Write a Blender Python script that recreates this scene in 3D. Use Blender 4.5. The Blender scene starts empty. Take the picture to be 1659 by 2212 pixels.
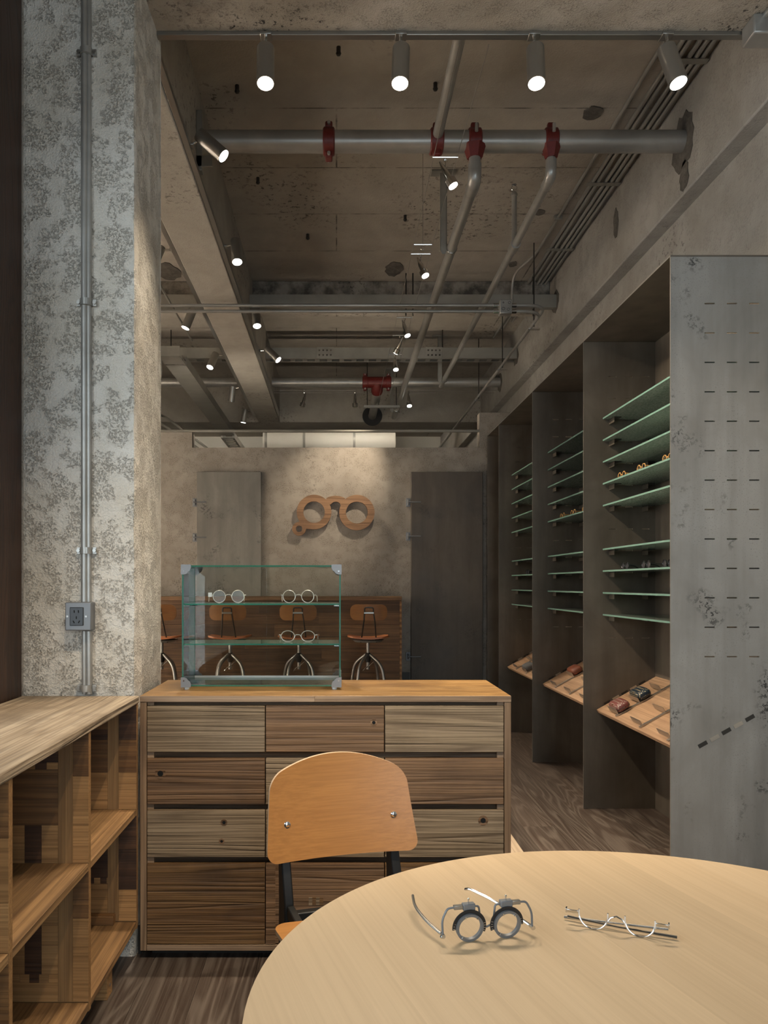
import bpy, math, random
from mathutils import Vector, Matrix
random.seed(7)
PI = math.pi
scene = bpy.context.scene
col = scene.collection

# ------------------------------------------------------------------ camera
CAM_H = 1.28
cd = bpy.data.cameras.new('camera'); cam = bpy.data.objects.new('camera', cd); col.objects.link(cam)
cam.location = (0, 0, CAM_H); cam.rotation_euler = (PI/2, 0, 0)
cd.sensor_fit = 'HORIZONTAL'; cd.sensor_width = 24.0; cd.lens = 24.0
cd.shift_x = (829.5-727)/1659.0; cd.shift_y = (1262-1106)/1659.0
cd.clip_start = 0.02; cd.clip_end = 200
scene.camera = cam

# ------------------------------------------------------------------ world, exposure
world = bpy.data.worlds.new('world'); scene.world = world; world.use_nodes = True
wn = world.node_tree; wn.nodes.clear()
wo = wn.nodes.new('ShaderNodeOutputWorld'); wb = wn.nodes.new('ShaderNodeBackground')
wb.inputs[0].default_value = (0.82, 0.92, 1.0, 1); wb.inputs[1].default_value = 4.4
wn.links.new(wb.outputs[0], wo.inputs[0])
vs = scene.view_settings
vs.view_transform = 'Standard'; vs.look = 'None'; vs.gamma = 1.0; vs.use_curve_mapping = False
vs.exposure = 0.38
WARM = (1.0, 0.84, 0.64)
P_CYL = 120.0      # watts of one cylinder spotlight
P_CAB = 42.0      # watts of one cable spotlight

# ------------------------------------------------------------------ mesh helpers
MW = {}
def V(*a): return Vector(a)
class MB:
    def __init__(s): s.v = []; s.f = []; s.m = []; s.cur = 0
    def mat(s, i): s.cur = i; return s
    def add(s, vs_, fs):
        b = len(s.v); s.v += [tuple(p) for p in vs_]
        for f in fs: s.f.append([b+i for i in f]); s.m.append(s.cur)
        return s
    def box(s, x0, x1, y0, y1, z0, z1):
        p = [(x0,y0,z0),(x1,y0,z0),(x1,y1,z0),(x0,y1,z0),(x0,y0,z1),(x1,y0,z1),(x1,y1,z1),(x0,y1,z1)]
        return s.add(p, [(0,3,2,1),(4,5,6,7),(0,1,5,4),(1,2,6,5),(2,3,7,6),(3,0,4,7)])
    def obox(s, c, ax, ay, az):
        """box about c with half-axis vectors"""
        c = Vector(c); ax = Vector(ax); ay = Vector(ay); az = Vector(az)
        p = [c+sx*ax+sy*ay+sz*az for sz in (-1,1) for sx,sy in ((-1,-1),(1,-1),(1,1),(-1,1))]
        return s.add(p, [(0,3,2,1),(4,5,6,7),(0,1,5,4),(1,2,6,5),(2,3,7,6),(3,0,4,7)])
    def tube(s, pts, r, n=10, cap=True, closed=False):
        pts = [Vector(p) for p in pts]; k = len(pts)
        rs = r if isinstance(r, (list, tuple)) else [r]*k
        b = len(s.v); prev = None
        for i, p in enumerate(pts):
            if closed: t = (pts[(i+1) % k]-pts[i-1])
            else: t = (pts[min(i+1,k-1)]-pts[max(i-1,0)])
            t.normalize()
            if prev is None:
                u = t.orthogonal().normalized()
            else:
                u = prev - t*prev.dot(t)
                u = u.normalized() if u.length > 1e-6 else t.orthogonal().normalized()
            prev = u; w = t.cross(u)
            for j in range(n):
                a = 2*PI*j/n
                s.v.append(tuple(p+(u*math.cos(a)+w*math.sin(a))*rs[i]))
        seg = k if closed else k-1
        for i in range(seg):
            i2 = (i+1) % k
            for j in range(n):
                j2 = (j+1) % n
                s.f.append([b+i*n+j, b+i*n+j2, b+i2*n+j2, b+i2*n+j]); s.m.append(s.cur)
        if cap and not closed:
            s.f.append([b+j for j in range(n)][::-1]); s.m.append(s.cur)
            s.f.append([b+(k-1)*n+j for j in range(n)]); s.m.append(s.cur)
        return s
    def cyl(s, a, b, r, n=20): return s.tube([a, b], r, n)
    def ring(s, c, nrm, ro, ri, th, n=40, a0=0, a1=2*PI, ref=None):
        """flat ring (washer) or arc segment about c"""
        c = Vector(c); nrm = Vector(nrm).normalized()
        u = (Vector(ref) if ref else nrm.orthogonal()); u = (u-nrm*u.dot(nrm)).normalized(); w = nrm.cross(u)
        full = abs(a1-a0) > 2*PI-1e-6; b = len(s.v); k = n if full else n+1
        for i in range(k):
            a = a0+(a1-a0)*i/n; d = u*math.cos(a)+w*math.sin(a)
            for rr, hh in ((ro,-th/2),(ro,th/2),(ri,th/2),(ri,-th/2)): s.v.append(tuple(c+d*rr+nrm*hh))
        for i in range(n):
            i2 = (i+1) % k
            for j in range(4):
                j2 = (j+1) % 4
                s.f.append([b+i*4+j, b+i2*4+j, b+i2*4+j2, b+i*4+j2]); s.m.append(s.cur)
        if not full:
            s.f.append([b,b+1,b+2,b+3]); s.m.append(s.cur); e = b+n*4
            s.f.append([e+3,e+2,e+1,e]); s.m.append(s.cur)
        return s
    def sph(s, c, r, n=12, sc=(1,1,1)):
        c = Vector(c); b = len(s.v); h = n//2
        for i in range(h+1):
            t = PI*i/h
            for j in range(n):
                a = 2*PI*j/n
                s.v.append((c.x+r*sc[0]*math.sin(t)*math.cos(a), c.y+r*sc[1]*math.sin(t)*math.sin(a), c.z+r*sc[2]*math.cos(t)))
        for i in range(h):
            for j in range(n):
                j2 = (j+1) % n
                s.f.append([b+i*n+j, b+(i+1)*n+j, b+(i+1)*n+j2, b+i*n+j2]); s.m.append(s.cur)
        return s
    def prism(s, pts, d):
        """polygon pts (3D, planar) extruded by vector d"""
        n = len(pts); d = Vector(d); p = [Vector(q) for q in pts]
        fs = [list(range(n))[::-1], list(range(n, 2*n))]
        for i in range(n): fs.append([i, (i+1) % n, n+(i+1) % n, n+i])
        return s.add(p+[q+d for q in p], fs)
    def xf(s, fn): s.v = [tuple(fn(Vector(p))) for p in s.v]; return s
    def build(s, name, mat, parent=None, local=False, bevel=0, seg=2, smooth=0.6, kind=None):
        me = bpy.data.meshes.new(name)
        vs_ = s.v
        if parent is not None and not local:
            inv = MW[parent.name].inverted(); vs_ = [tuple(inv @ Vector(p)) for p in vs_]
        me.from_pydata(vs_, [], s.f)
        for mm in (mat if isinstance(mat, (list, tuple)) else [mat]): me.materials.append(mm)
        if isinstance(mat, (list, tuple)) and len(mat) > 1:
            me.polygons.foreach_set('material_index', s.m)
        if smooth:
            me.polygons.foreach_set('use_smooth', [True]*len(me.polygons))
            me.set_sharp_from_angle(angle=smooth)
        me.update()
        o = bpy.data.objects.new(name, me); col.objects.link(o)
        if parent is not None:
            o.parent = parent; MW[o.name] = MW[parent.name]
        else: MW[o.name] = Matrix.Identity(4)
        if bevel:
            md = o.modifiers.new('bevel', 'BEVEL'); md.width = bevel; md.segments = seg; md.limit_method = 'ANGLE'; md.angle_limit = 0.7
        if kind: o['kind'] = kind
        return o

def sdf_prism(f, x0, x1, z0, z1, nx, nz, th):
    """solid slab in the xz plane where f(x,z)<0, from y=0 to y=th (marching squares)"""
    mb = MB(); idx = {}; xs = [x0+(x1-x0)*i/nx for i in range(nx+1)]; zs = [z0+(z1-z0)*j/nz for j in range(nz+1)]
    val = [[f(x, z) for z in zs] for x in xs]; pts = []
    def node(key, p):
        if key not in idx: idx[key] = len(pts); pts.append(p)
        return idx[key]
    def corner(i, j): return node(('c', i, j), (xs[i], zs[j]))
    def cross(i, j, k, l):
        key = ('e',)+tuple(sorted(((i, j), (k, l))))
        a, b = val[i][j], val[k][l]; t = a/(a-b)
        return node(key, (xs[i]+(xs[k]-xs[i])*t, zs[j]+(zs[l]-zs[j])*t))
    polys = []; walls = []
    for i in range(nx):
        for j in range(nz):
            cs = [(i,j),(i+1,j),(i+1,j+1),(i,j+1)]
            ins = [val[a][b] < 0 for a, b in cs]
            if not any(ins): continue
            poly = []; out = []
            for q in range(4):
                a, b = cs[q]; c, d = cs[(q+1) % 4]
                if ins[q]: poly.append(corner(a, b))
                if ins[q] != ins[(q+1) % 4]:
                    e = cross(a, b, c, d); poly.append(e); out.append((len(poly)-1, ins[q]))
            if len(poly) >= 3:
                polys.append(poly)
                for q in range(len(out)):
                    if out[q][1]:
                        nxt = out[(q+1) % len(out)]
                        walls.append((poly[out[q][0]], poly[nxt[0]]))
    n = len(pts)
    vs_ = [(p[0], 0, p[1]) for p in pts]+[(p[0], th, p[1]) for p in pts]
    fs = [list(p) for p in polys]+[[n+q for q in p][::-1] for p in polys]+[[a, n+a, n+b, b] for a, b in walls]
    return mb.add(vs_, fs)
def rrect(cx, cz, hx, hz, r):
    def f(x, z):
        dx = abs(x-cx)-(hx-r); dz = abs(z-cz)-(hz-r)
        return math.hypot(max(dx,0), max(dz,0))+min(max(dx,dz),0)-r
    return f

def tag(o, label, cat, group=None, kind=None):
    if label: o['label'] = label
    if cat: o['category'] = cat
    if group: o['group'] = group
    if kind: o['kind'] = kind
    return o
def thing(name, label, cat, loc=(0,0,0), rz=0, group=None, kind=None):
    o = bpy.data.objects.new(name, None); col.objects.link(o)
    o.empty_display_size = 0.05
    o.location = loc; o.rotation_euler = (0, 0, rz)
    MW[o.name] = Matrix.Translation(Vector(loc)) @ Matrix.Rotation(rz, 4, 'Z')
    return tag(o, label, cat, group, kind)
def copy_tree(o, loc=None, rz=None, label=None):
    def rec(a, par):
        c = a.copy(); col.objects.link(c); c.parent = par
        for ch in a.children: rec(ch, c)
        return c
    c = rec(o, None)
    if loc is not None: c.location = loc
    if rz is not None: c.rotation_euler = (0, 0, rz)
    if label: c['label'] = label
    MW[c.name] = Matrix.Translation(c.location) @ Matrix.Rotation(c.rotation_euler.z, 4, 'Z')
    return c
def arc_pts(c, u, w, r, a0, a1, n):
    c = Vector(c); u = Vector(u); w = Vector(w)
    return [c+u*(r*math.cos(a0+(a1-a0)*i/n))+w*(r*math.sin(a0+(a1-a0)*i/n)) for i in range(n+1)]
def fillet(pts, r, n=6):
    """round the inner corners of a polyline"""
    pts = [Vector(p) for p in pts]; out = [pts[0]]
    for i in range(1, len(pts)-1):
        a, b, c = pts[i-1], pts[i], pts[i+1]
        d1 = (a-b); d2 = (c-b); rr = min(r, d1.length*0.48, d2.length*0.48)
        p = b+d1.normalized()*rr; q = b+d2.normalized()*rr
        for k in range(n+1):
            t = k/n; out.append(p*(1-t)**2+b*2*t*(1-t)+q*t*t)
    return out+[pts[-1]]

# ------------------------------------------------------------------ materials
def newmat(name):
    m = bpy.data.materials.new(name); m.use_nodes = True
    nt = m.node_tree; nt.nodes.clear()
    out = nt.nodes.new('ShaderNodeOutputMaterial'); b = nt.nodes.new('ShaderNodeBsdfPrincipled')
    nt.links.new(b.outputs[0], out.inputs[0])
    return m, nt, b, out
def nd(nt, typ, ins=None, **props):
    n = nt.nodes.new(typ)
    for k, v in props.items(): setattr(n, k, v)
    for k, v in (ins or {}).items():
        if isinstance(v, bpy.types.NodeSocket): nt.links.new(v, n.inputs[k])
        else: n.inputs[k].default_value = v
    return n
def c4(c): return (c[0], c[1], c[2], 1)
def math_(nt, op, a, b=0.0, clamp=False):
    n = nt.nodes.new('ShaderNodeMath'); n.operation = op; n.use_clamp = clamp
    for i, v in enumerate((a, b)):
        if isinstance(v, bpy.types.NodeSocket): nt.links.new(v, n.inputs[i])
        else: n.inputs[i].default_value = v
    return n.outputs[0]
def mixc(nt, fac, a, b, blend='MIX'):
    n = nt.nodes.new('ShaderNodeMix'); n.data_type = 'RGBA'; n.blend_type = blend
    for i, v in ((0, fac), (6, a), (7, b)):
        if isinstance(v, bpy.types.NodeSocket): nt.links.new(v, n.inputs[i])
        else: n.inputs[i].default_value = c4(v) if i else v
    return n.outputs[2]
def ramp(nt, fac, stops):
    n = nt.nodes.new('ShaderNodeValToRGB'); e = n.color_ramp.elements
    while len(e) < len(stops): e.new(0.5)
    for i, (p, c) in enumerate(stops):
        e[i].position = p; e[i].color = c4(c) if isinstance(c, (tuple, list)) else (c, c, c, 1)
    nt.links.new(fac, n.inputs[0]); return n.outputs[0]
def coords(nt, scale=(1,1,1), rnd=0.0, rot=(0,0,0)):
    tc = nt.nodes.new('ShaderNodeTexCoord'); v = tc.outputs['Object']
    if rnd:
        oi = nt.nodes.new('ShaderNodeObjectInfo')
        a = nd(nt, 'ShaderNodeVectorMath', operation='SCALE'); a.inputs[0].default_value = (7.3, 5.1, 9.7); nt.links.new(oi.outputs['Random'], a.inputs['Scale'])
        s = nd(nt, 'ShaderNodeVectorMath', {0: v, 1: a.outputs[0]}, operation='ADD'); v = s.outputs[0]
    mp = nd(nt, 'ShaderNodeMapping', {'Vector': v}); mp.inputs['Scale'].default_value = scale; mp.inputs['Rotation'].default_value = rot
    return mp.outputs[0]
def noise(nt, vec, scale, detail=4, rough=0.55, dist=0.0):
    n = nd(nt, 'ShaderNodeTexNoise', {'Vector': vec, 'Scale': scale, 'Detail': detail, 'Roughness': rough, 'Distortion': dist}); return n.outputs[0]
def bump(nt, b, h, strength, dist=0.01):
    n = nd(nt, 'ShaderNodeBump', {'Height': h, 'Strength': strength, 'Distance': dist}); nt.links.new(n.outputs[0], b.inputs['Normal'])

def plain(name, c, rough=0.5, metal=0.0, var=0.0, vs_=20):
    m, nt, b, o = newmat(name)
    b.inputs['Roughness'].default_value = rough; b.inputs['Metallic'].default_value = metal
    if var:
        n = noise(nt, coords(nt), vs_, 3)
        nt.links.new(mixc(nt, n, tuple(x*(1-var) for x in c), tuple(min(1, x*(1+var)) for x in c)), b.inputs['Base Color'])
        bump(nt, b, n, 0.08, 0.002)
    else: b.inputs['Base Color'].default_value = c4(c)
    return m

def wood(name, light, mid, dark, axis='X', scale=7.0, rings=90.0, line=0.5, bumpy=0.3, rough=0.55, rnd=1.0, stretch=0.10, tone=0.25, stain=0.0, fine=0.35):
    """contour-ring grain along the axis; random offset and tone for each object"""
    m, nt, b, o = newmat(name)
    sc = [1, 1, 1]; sc['XYZ'.index(axis)] = stretch
    v = coords(nt, tuple(sc), rnd)
    n1 = noise(nt, v, scale, 2, 0.45, 0.3)
    r = math_(nt, 'SINE', math_(nt, 'MULTIPLY', n1, rings))
    r = math_(nt, 'MULTIPLY_ADD', r, 0.5); r.node.inputs[2].default_value = 0.5
    rp = math_(nt, 'POWER', r, 3.0)
    sc2 = [1, 1, 1]; sc2['XYZ'.index(axis)] = stretch*0.25
    v2 = coords(nt, tuple(sc2), rnd)
    n2 = noise(nt, v2, scale*22, 3, 0.6)
    n3 = noise(nt, coords(nt, tuple(sc), rnd), scale*0.8, 3, 0.6)
    base = mixc(nt, ramp(nt, n3, [(0.3, 0.0), (0.7, 1.0)]), light, mid)
    c = mixc(nt, math_(nt, 'MULTIPLY', rp, line), base, dark)
    st = ramp(nt, n2, [(0.35, 1.0), (0.62, 0.0)])
    c = mixc(nt, math_(nt, 'MULTIPLY', st, fine), c, dark)
    if stain:
        n4 = noise(nt, coords(nt, (1,1,1), rnd), 4.0, 4, 0.6)
        c = mixc(nt, math_(nt, 'MULTIPLY', ramp(nt, n4, [(0.5, 0.0), (0.72, 1.0)]), stain), c, dark)
    if tone:
        oi = nt.nodes.new('ShaderNodeObjectInfo')
        k = math_(nt, 'MULTIPLY_ADD', oi.outputs['Random'], 2*tone); k.node.inputs[2].default_value = 1-tone
        mm = nt.nodes.new('ShaderNodeVectorMath'); mm.operation = 'SCALE'; nt.links.new(c, mm.inputs[0]); nt.links.new(k, mm.inputs['Scale']); c = mm.outputs[0]
    nt.links.new(c, b.inputs['Base Color']); b.inputs['Roughness'].default_value = rough
    if bumpy:
        h = math_(nt, 'SUBTRACT', math_(nt, 'MULTIPLY', rp, -1.0), math_(nt, 'MULTIPLY', st, 0.5))
        bump(nt, b, h, bumpy, 0.004)
    return m

def concrete(name, light, dark, scale=1.0, bumpy=0.25, pit=0.0, spots=0.5, lines=None, rough=0.85, spotcol=(0.03,0.027,0.022), seam=0.5, fine=90):
    m, nt, b, o = newmat(name); v = coords(nt)
    n1 = noise(nt, v, 1.3*scale, 6, 0.62, 0.4); n2 = noise(nt, v, 7*scale, 5, 0.6); n3 = noise(nt, v, fine*scale, 3, 0.6)
    c = mixc(nt, ramp(nt, n1, [(0.32, 0.0), (0.66, 1.0)]), dark, light)
    c = mixc(nt, math_(nt, 'MULTIPLY', ramp(nt, n2, [(0.42, 0.0), (0.7, 1.0)]), 0.45), c, dark)
    h = math_(nt, 'MULTIPLY_ADD', n3, 0.5); nt.links.new(n2, h.node.inputs[2])
    if pit:
        vo = nd(nt, 'ShaderNodeTexVoronoi', {'Vector': v, 'Scale': 55*scale}); 
        msk = ramp(nt, n2, [(0.47, 0.0), (0.56, 1.0)])
        pt = math_(nt, 'MULTIPLY', ramp(nt, noise(nt, v, 70*scale, 3, 0.7), [(0.50, 0.0), (0.62, 1.0)]), msk)
        c = mixc(nt, math_(nt, 'MULTIPLY', pt, pit), c, tuple(x*0.5 for x in dark))
        h = math_(nt, 'SUBTRACT', h, math_(nt, 'MULTIPLY', pt, 1.2))
    if spots:
        nbig = noise(nt, v, 0.9*scale, 3, 0.5); nsm = noise(nt, v, 26*scale, 3, 0.75)
        s = math_(nt, 'MULTIPLY', ramp(nt, nbig, [(0.52, 0.0), (0.62, 1.0)]), ramp(nt, nsm, [(0.56, 0.0), (0.63, 1.0)]))
        c = mixc(nt, math_(nt, 'MULTIPLY', s, spots), c, spotcol)
    if lines:
        br = nd(nt, 'ShaderNodeTexBrick', {'Vector': coords(nt, lines[2], 0, lines[3] if len(lines) > 3 else (0,0,0)), 'Scale': 1.0, 'Mortar Size': 0.006, 'Mortar Smooth': 0.3, 'Brick Width': lines[0], 'Row Height': lines[1]})
        br.offset = 0.37
        f = math_(nt, 'MULTIPLY', br.outputs['Fac'], ramp(nt, n2, [(0.38, 0.0), (0.6, 1.0)]))
        c = mixc(nt, math_(nt, 'MULTIPLY', f, seam), c, spotcol)
        h = math_(nt, 'SUBTRACT', h, math_(nt, 'MULTIPLY', f, 0.8))
    nt.links.new(c, b.inputs['Base Color']); b.inputs['Roughness'].default_value = rough
    bump(nt, b, h, bumpy, 0.02)
    return m

def steel(name, light, dark, spots=0.0, rough=0.5, metal=0.55, axis='Z', streak=0.5):
    m, nt, b, o = newmat(name); v = coords(nt)
    sc = [1,1,1]; sc['XYZ'.index(axis)] = 0.12
    n1 = noise(nt, v, 2.2, 5, 0.6, 0.5); n2 = noise(nt, coords(nt, tuple(sc)), 9, 4, 0.6)
    c = mixc(nt, ramp(nt, n1, [(0.3, 0.0), (0.7, 1.0)]), dark, light)
    c = mixc(nt, math_(nt, 'MULTIPLY', ramp(nt, n2, [(0.4, 0.0), (0.68, 1.0)]), streak), c, tuple(x*0.7 for x in dark))
    if spots:
        nb = noise(nt, v, 3.0, 3, 0.6); ns = noise(nt, v, 45, 3, 0.75)
        s = math_(nt, 'MULTIPLY', ramp(nt, nb, [(0.56, 0.0), (0.63, 1.0)]), ramp(nt, ns, [(0.50, 0.0), (0.56, 1.0)]))
        c = mixc(nt, math_(nt, 'MULTIPLY', s, spots), c, (0.022, 0.021, 0.02))
        nf = noise(nt, v, 160, 2, 0.6); s2 = math_(nt, 'MULTIPLY', ramp(nt, nf, [(0.6, 0.0), (0.66, 1.0)]), ramp(nt, n1, [(0.45, 0.0), (0.6, 1.0)]))
        c = mixc(nt, math_(nt, 'MULTIPLY', s2, spots*0.5), c, (0.05, 0.045, 0.04))
    nt.links.new(c, b.inputs['Base Color']); b.inputs['Metallic'].default_value = metal
    nt.links.new(ramp(nt, n1, [(0.2, rough*0.8), (0.8, min(1, rough*1.3))]), b.inputs['Roughness'])
    return m

def glass(name, tint, refl=1.45, extra=0.0):
    m = bpy.data.materials.new(name); m.use_nodes = True; nt = m.node_tree; nt.nodes.clear()
    out = nt.nodes.new('ShaderNodeOutputMaterial'); t = nd(nt, 'ShaderNodeBsdfTransparent', {'Color': c4(tint)}); g = nd(nt, 'ShaderNodeBsdfGlossy', {'Color': (1,1,1,1), 'Roughness': 0.01})
    fr = nd(nt, 'ShaderNodeFresnel', {'IOR': refl}); f = math_(nt, 'ADD', fr.outputs[0], extra, True)
    mx = nd(nt, 'ShaderNodeMixShader', {0: f, 1: t.outputs[0], 2: g.outputs[0]}); nt.links.new(mx.outputs[0], out.inputs[0])
    return m
def emit(name, c, s):
    m = bpy.data.materials.new(name); m.use_nodes = True; nt = m.node_tree; nt.nodes.clear()
    out = nt.nodes.new('ShaderNodeOutputMaterial'); e = nd(nt, 'ShaderNodeEmission', {'Color': c4(c), 'Strength': s}); nt.links.new(e.outputs[0], out.inputs[0]); return m
def green_glass(name):
    """textured green shelf glass: part see-through, part scattering"""
    m = bpy.data.materials.new(name); m.use_nodes = True; nt = m.node_tree; nt.nodes.clear()
    out = nt.nodes.new('ShaderNodeOutputMaterial')
    v = coords(nt, (1, 0.35, 1)); n = noise(nt, v, 150, 3, 0.7)
    c = mixc(nt, ramp(nt, n, [(0.35, 0.0), (0.68, 1.0)]), (0.40, 0.50, 0.45), (0.80, 0.86, 0.82))
    t = nd(nt, 'ShaderNodeBsdfTransparent', {'Color': (0.55, 0.80, 0.70, 1)}); d = nd(nt, 'ShaderNodeBsdfDiffuse', {'Color': c}); tl = nd(nt, 'ShaderNodeBsdfTranslucent', {'Color': c})
    g = nd(nt, 'ShaderNodeBsdfGlossy', {'Roughness': 0.18})
    a = nd(nt, 'ShaderNodeMixShader', {0: 0.75, 1: d.outputs[0], 2: tl.outputs[0]})
    a2 = nd(nt, 'ShaderNodeMixShader', {0: 0.62, 1: t.outputs[0], 2: a.outputs[0]})
    fr = nd(nt, 'ShaderNodeFresnel', {'IOR': 1.4})
    a3 = nd(nt, 'ShaderNodeMixShader', {0: fr.outputs[0], 1: a2.outputs[0], 2: g.outputs[0]})
    nt.links.new(a3.outputs[0], out.inputs[0]); return m
def dotted(name, base, dot, sc):
    m, nt, b, o = newmat(name); v = coords(nt)
    vo = nd(nt, 'ShaderNodeTexVoronoi', {'Vector': v, 'Scale': sc, 'Randomness': 0.0})
    f = ramp(nt, vo.outputs['Distance'], [(0.26, 1.0), (0.34, 0.0)])
    nt.links.new(mixc(nt, f, base, dot), b.inputs['Base Color']); b.inputs['Roughness'].default_value = 0.35
    return m

M = {}
M['ceil'] = concrete('ceiling_concrete', (0.44,0.40,0.345), (0.31,0.278,0.235), 1.0, 0.22, 0, 0.75, (2.6, 0.62, (1,1,1)), seam=0.75)
M['beam'] = concrete('beam_concrete', (0.42,0.39,0.34), (0.30,0.272,0.23), 1.2, 0.25, 0, 0.6)
M['beam_stain'] = concrete('stained_beam_concrete', (0.50,0.445,0.37), (0.34,0.29,0.225), 1.6, 0.5, 0.5, 0.95)
M['wall_r'] = concrete('bare_wall_concrete', (0.40,0.385,0.355), (0.285,0.265,0.235), 1.1, 0.3, 0.25, 0.5)
M['plaster'] = concrete('rough_plaster', (0.72,0.685,0.625), (0.57,0.515,0.43), 2.0, 0.75, 0.10, 0, fine=60)
M['backwall'] = concrete('trowelled_plaster', (0.39,0.35,0.30), (0.275,0.24,0.20), 1.6, 0.35, 0.7, 0.4)
M['white'] = plain('off_white_paint', (0.62,0.60,0.54), 0.7, 0, 0.08, 3)
M['galv'] = steel('galvanised_steel', (0.50,0.49,0.46), (0.30,0.29,0.265), 0, 0.34, 0.55, 'X', 0.3)
M['galvy'] = steel('galvanised_steel_long', (0.50,0.49,0.46), (0.30,0.29,0.265), 0, 0.36, 0.55, 'Y', 0.3)
M['tray'] = steel('zinc_tray', (0.42,0.41,0.37), (0.28,0.27,0.24), 0, 0.45, 0.55, 'X', 0.2)
M['lampsteel'] = plain('satin_steel', (0.33,0.32,0.295), 0.32, 0.85)
M['chrome'] = plain('polished_steel', (0.72,0.72,0.71), 0.14, 1.0)
M['grey'] = plain('matt_grey_metal', (0.19,0.197,0.205), 0.45, 0.35)
M['red'] = plain('red_coupling_paint', (0.13,0.014,0.011), 0.45, 0.0, 0.3, 60)
M['dark'] = plain('dark_steel', (0.045,0.042,0.038), 0.45, 0.6)
M['black'] = plain('black_lacquer', (0.010,0.010,0.010), 0.45, 0.0)
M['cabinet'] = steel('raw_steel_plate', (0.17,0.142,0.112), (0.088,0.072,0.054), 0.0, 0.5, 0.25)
M['cabinet_daylit'] = steel('daylit_spotted_steel_plate', (0.35,0.335,0.31), (0.235,0.22,0.197), 0.9, 0.46, 0.25)  # same steel as inside; daylight on the near divider put into a paler colour
M['edge'] = plain('bright_steel_edge', (0.46,0.43,0.39), 0.35, 0.9)
M['door1'] = steel('grey_steel_door', (0.30,0.285,0.25), (0.185,0.172,0.148), 0.6, 0.5, 0.25)
M['door2'] = steel('dark_steel_door', (0.15,0.122,0.095), (0.085,0.068,0.052), 0.25, 0.5, 0.25)
M['floor'] = wood('limed_floor_oak', (0.062,0.041,0.030), (0.041,0.027,0.020), (0.24,0.20,0.165), 'Y', 6.0, 90, 0.30, 0.12, 0.45, 1.0, 0.09, 0.18, 0, 0.22)
M['floor_under'] = plain('dark_subfloor', (0.05,0.036,0.027), 0.6)
M['jamb'] = wood('dark_stained_timber', (0.075,0.034,0.018), (0.048,0.022,0.012), (0.016,0.008,0.005), 'Z', 6, 120, 0.6, 0.2, 0.5, 1.0, 0.1)
M['table'] = wood('pale_oak_top', (0.60,0.44,0.27), (0.55,0.395,0.235), (0.42,0.29,0.165), 'Y', 6, 40, 0.08, 0.02, 0.42, 1.0, 0.05, 0.07, 0, 0.30)
M['seat'] = wood('orange_oak_ply', (0.45,0.212,0.06), (0.40,0.18,0.05), (0.27,0.115,0.032), 'X', 9, 60, 0.12, 0.03, 0.34, 0, 0.06, 0, 0, 0.5)
M['ply'] = plain('ply_edge', (0.55,0.38,0.24), 0.6)
def rec(name, l, m_, d, axis, **k):
    kw = dict(scale=9.0, rings=60.0, line=0.38, bumpy=0.6, rough=0.62, rnd=1.0, stretch=0.045, tone=0.14, stain=0.4, fine=0.6); kw.update(k)
    return wood(name, l, m_, d, axis, **kw)
M['dr_grey'] = rec('weathered_grey_board', (0.37,0.275,0.175), (0.27,0.185,0.10), (0.085,0.05,0.025), 'X')
M['dr_brown'] = rec('weathered_brown_board', (0.30,0.168,0.082), (0.21,0.11,0.048), (0.06,0.031,0.015), 'X')
M['dr_amber'] = rec('amber_old_board', (0.25,0.132,0.045), (0.165,0.078,0.024), (0.036,0.017,0.006), 'X', stain=0.5)
M['frame_wood'] = rec('chest_frame_wood', (0.33,0.215,0.125), (0.23,0.135,0.068), (0.08,0.042,0.02), 'Z', line=0.4, bumpy=0.3)
M['frame_woodx'] = rec('chest_edge_wood', (0.38,0.26,0.165), (0.29,0.185,0.105), (0.10,0.055,0.028), 'X', line=0.4, bumpy=0.3)
M['top_wood'] = rec('chest_top_wood', (0.46,0.27,0.10), (0.36,0.19,0.06), (0.12,0.06,0.022), 'X', line=0.45, bumpy=0.25, rough=0.38, stain=0.75, scale=14, stretch=0.08)
M['rail_wood'] = rec('dark_rail_wood', (0.13,0.075,0.036), (0.09,0.05,0.024), (0.03,0.016,0.008), 'X')
M['sh_top'] = rec('bleached_shelf_top', (0.46,0.37,0.265), (0.31,0.225,0.14), (0.10,0.065,0.036), 'Y', scale=7, stain=0.7, stretch=0.07)
M['sh_light'] = rec('light_shelf_wood', (0.43,0.24,0.095), (0.34,0.175,0.062), (0.16,0.078,0.027), 'X', line=0.3, bumpy=0.15, stain=0.1)
M['sh_mid'] = rec('mid_shelf_wood', (0.26,0.128,0.044), (0.18,0.084,0.027), (0.07,0.031,0.011), 'X', line=0.45, bumpy=0.2)
M['sh_dark'] = rec('dark_shelf_wood', (0.11,0.05,0.022), (0.07,0.03,0.013), (0.022,0.01,0.005), 'X', line=0.5, bumpy=0.2)
M['sh_vert'] = rec('shelf_batten_wood', (0.33,0.19,0.078), (0.25,0.135,0.05), (0.11,0.054,0.02), 'Z', line=0.4, bumpy=0.15)
M['sh_long'] = rec('shelf_board_wood', (0.40,0.235,0.10), (0.30,0.16,0.062), (0.10,0.05,0.019), 'Y', line=0.6, bumpy=0.3, scale=6)
M['bar'] = rec('old_bar_planks', (0.22,0.118,0.05), (0.145,0.072,0.03), (0.045,0.022,0.01), 'X', tone=0.35, bumpy=0.25)
M['bar_top'] = rec('bar_top_wood', (0.30,0.17,0.08), (0.22,0.12,0.052), (0.08,0.04,0.018), 'X', bumpy=0.2)
M['sign'] = rec('sign_wood', (0.37,0.215,0.115), (0.26,0.142,0.07), (0.11,0.055,0.026), 'X', tone=0, bumpy=0.3, line=0.5)
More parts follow.
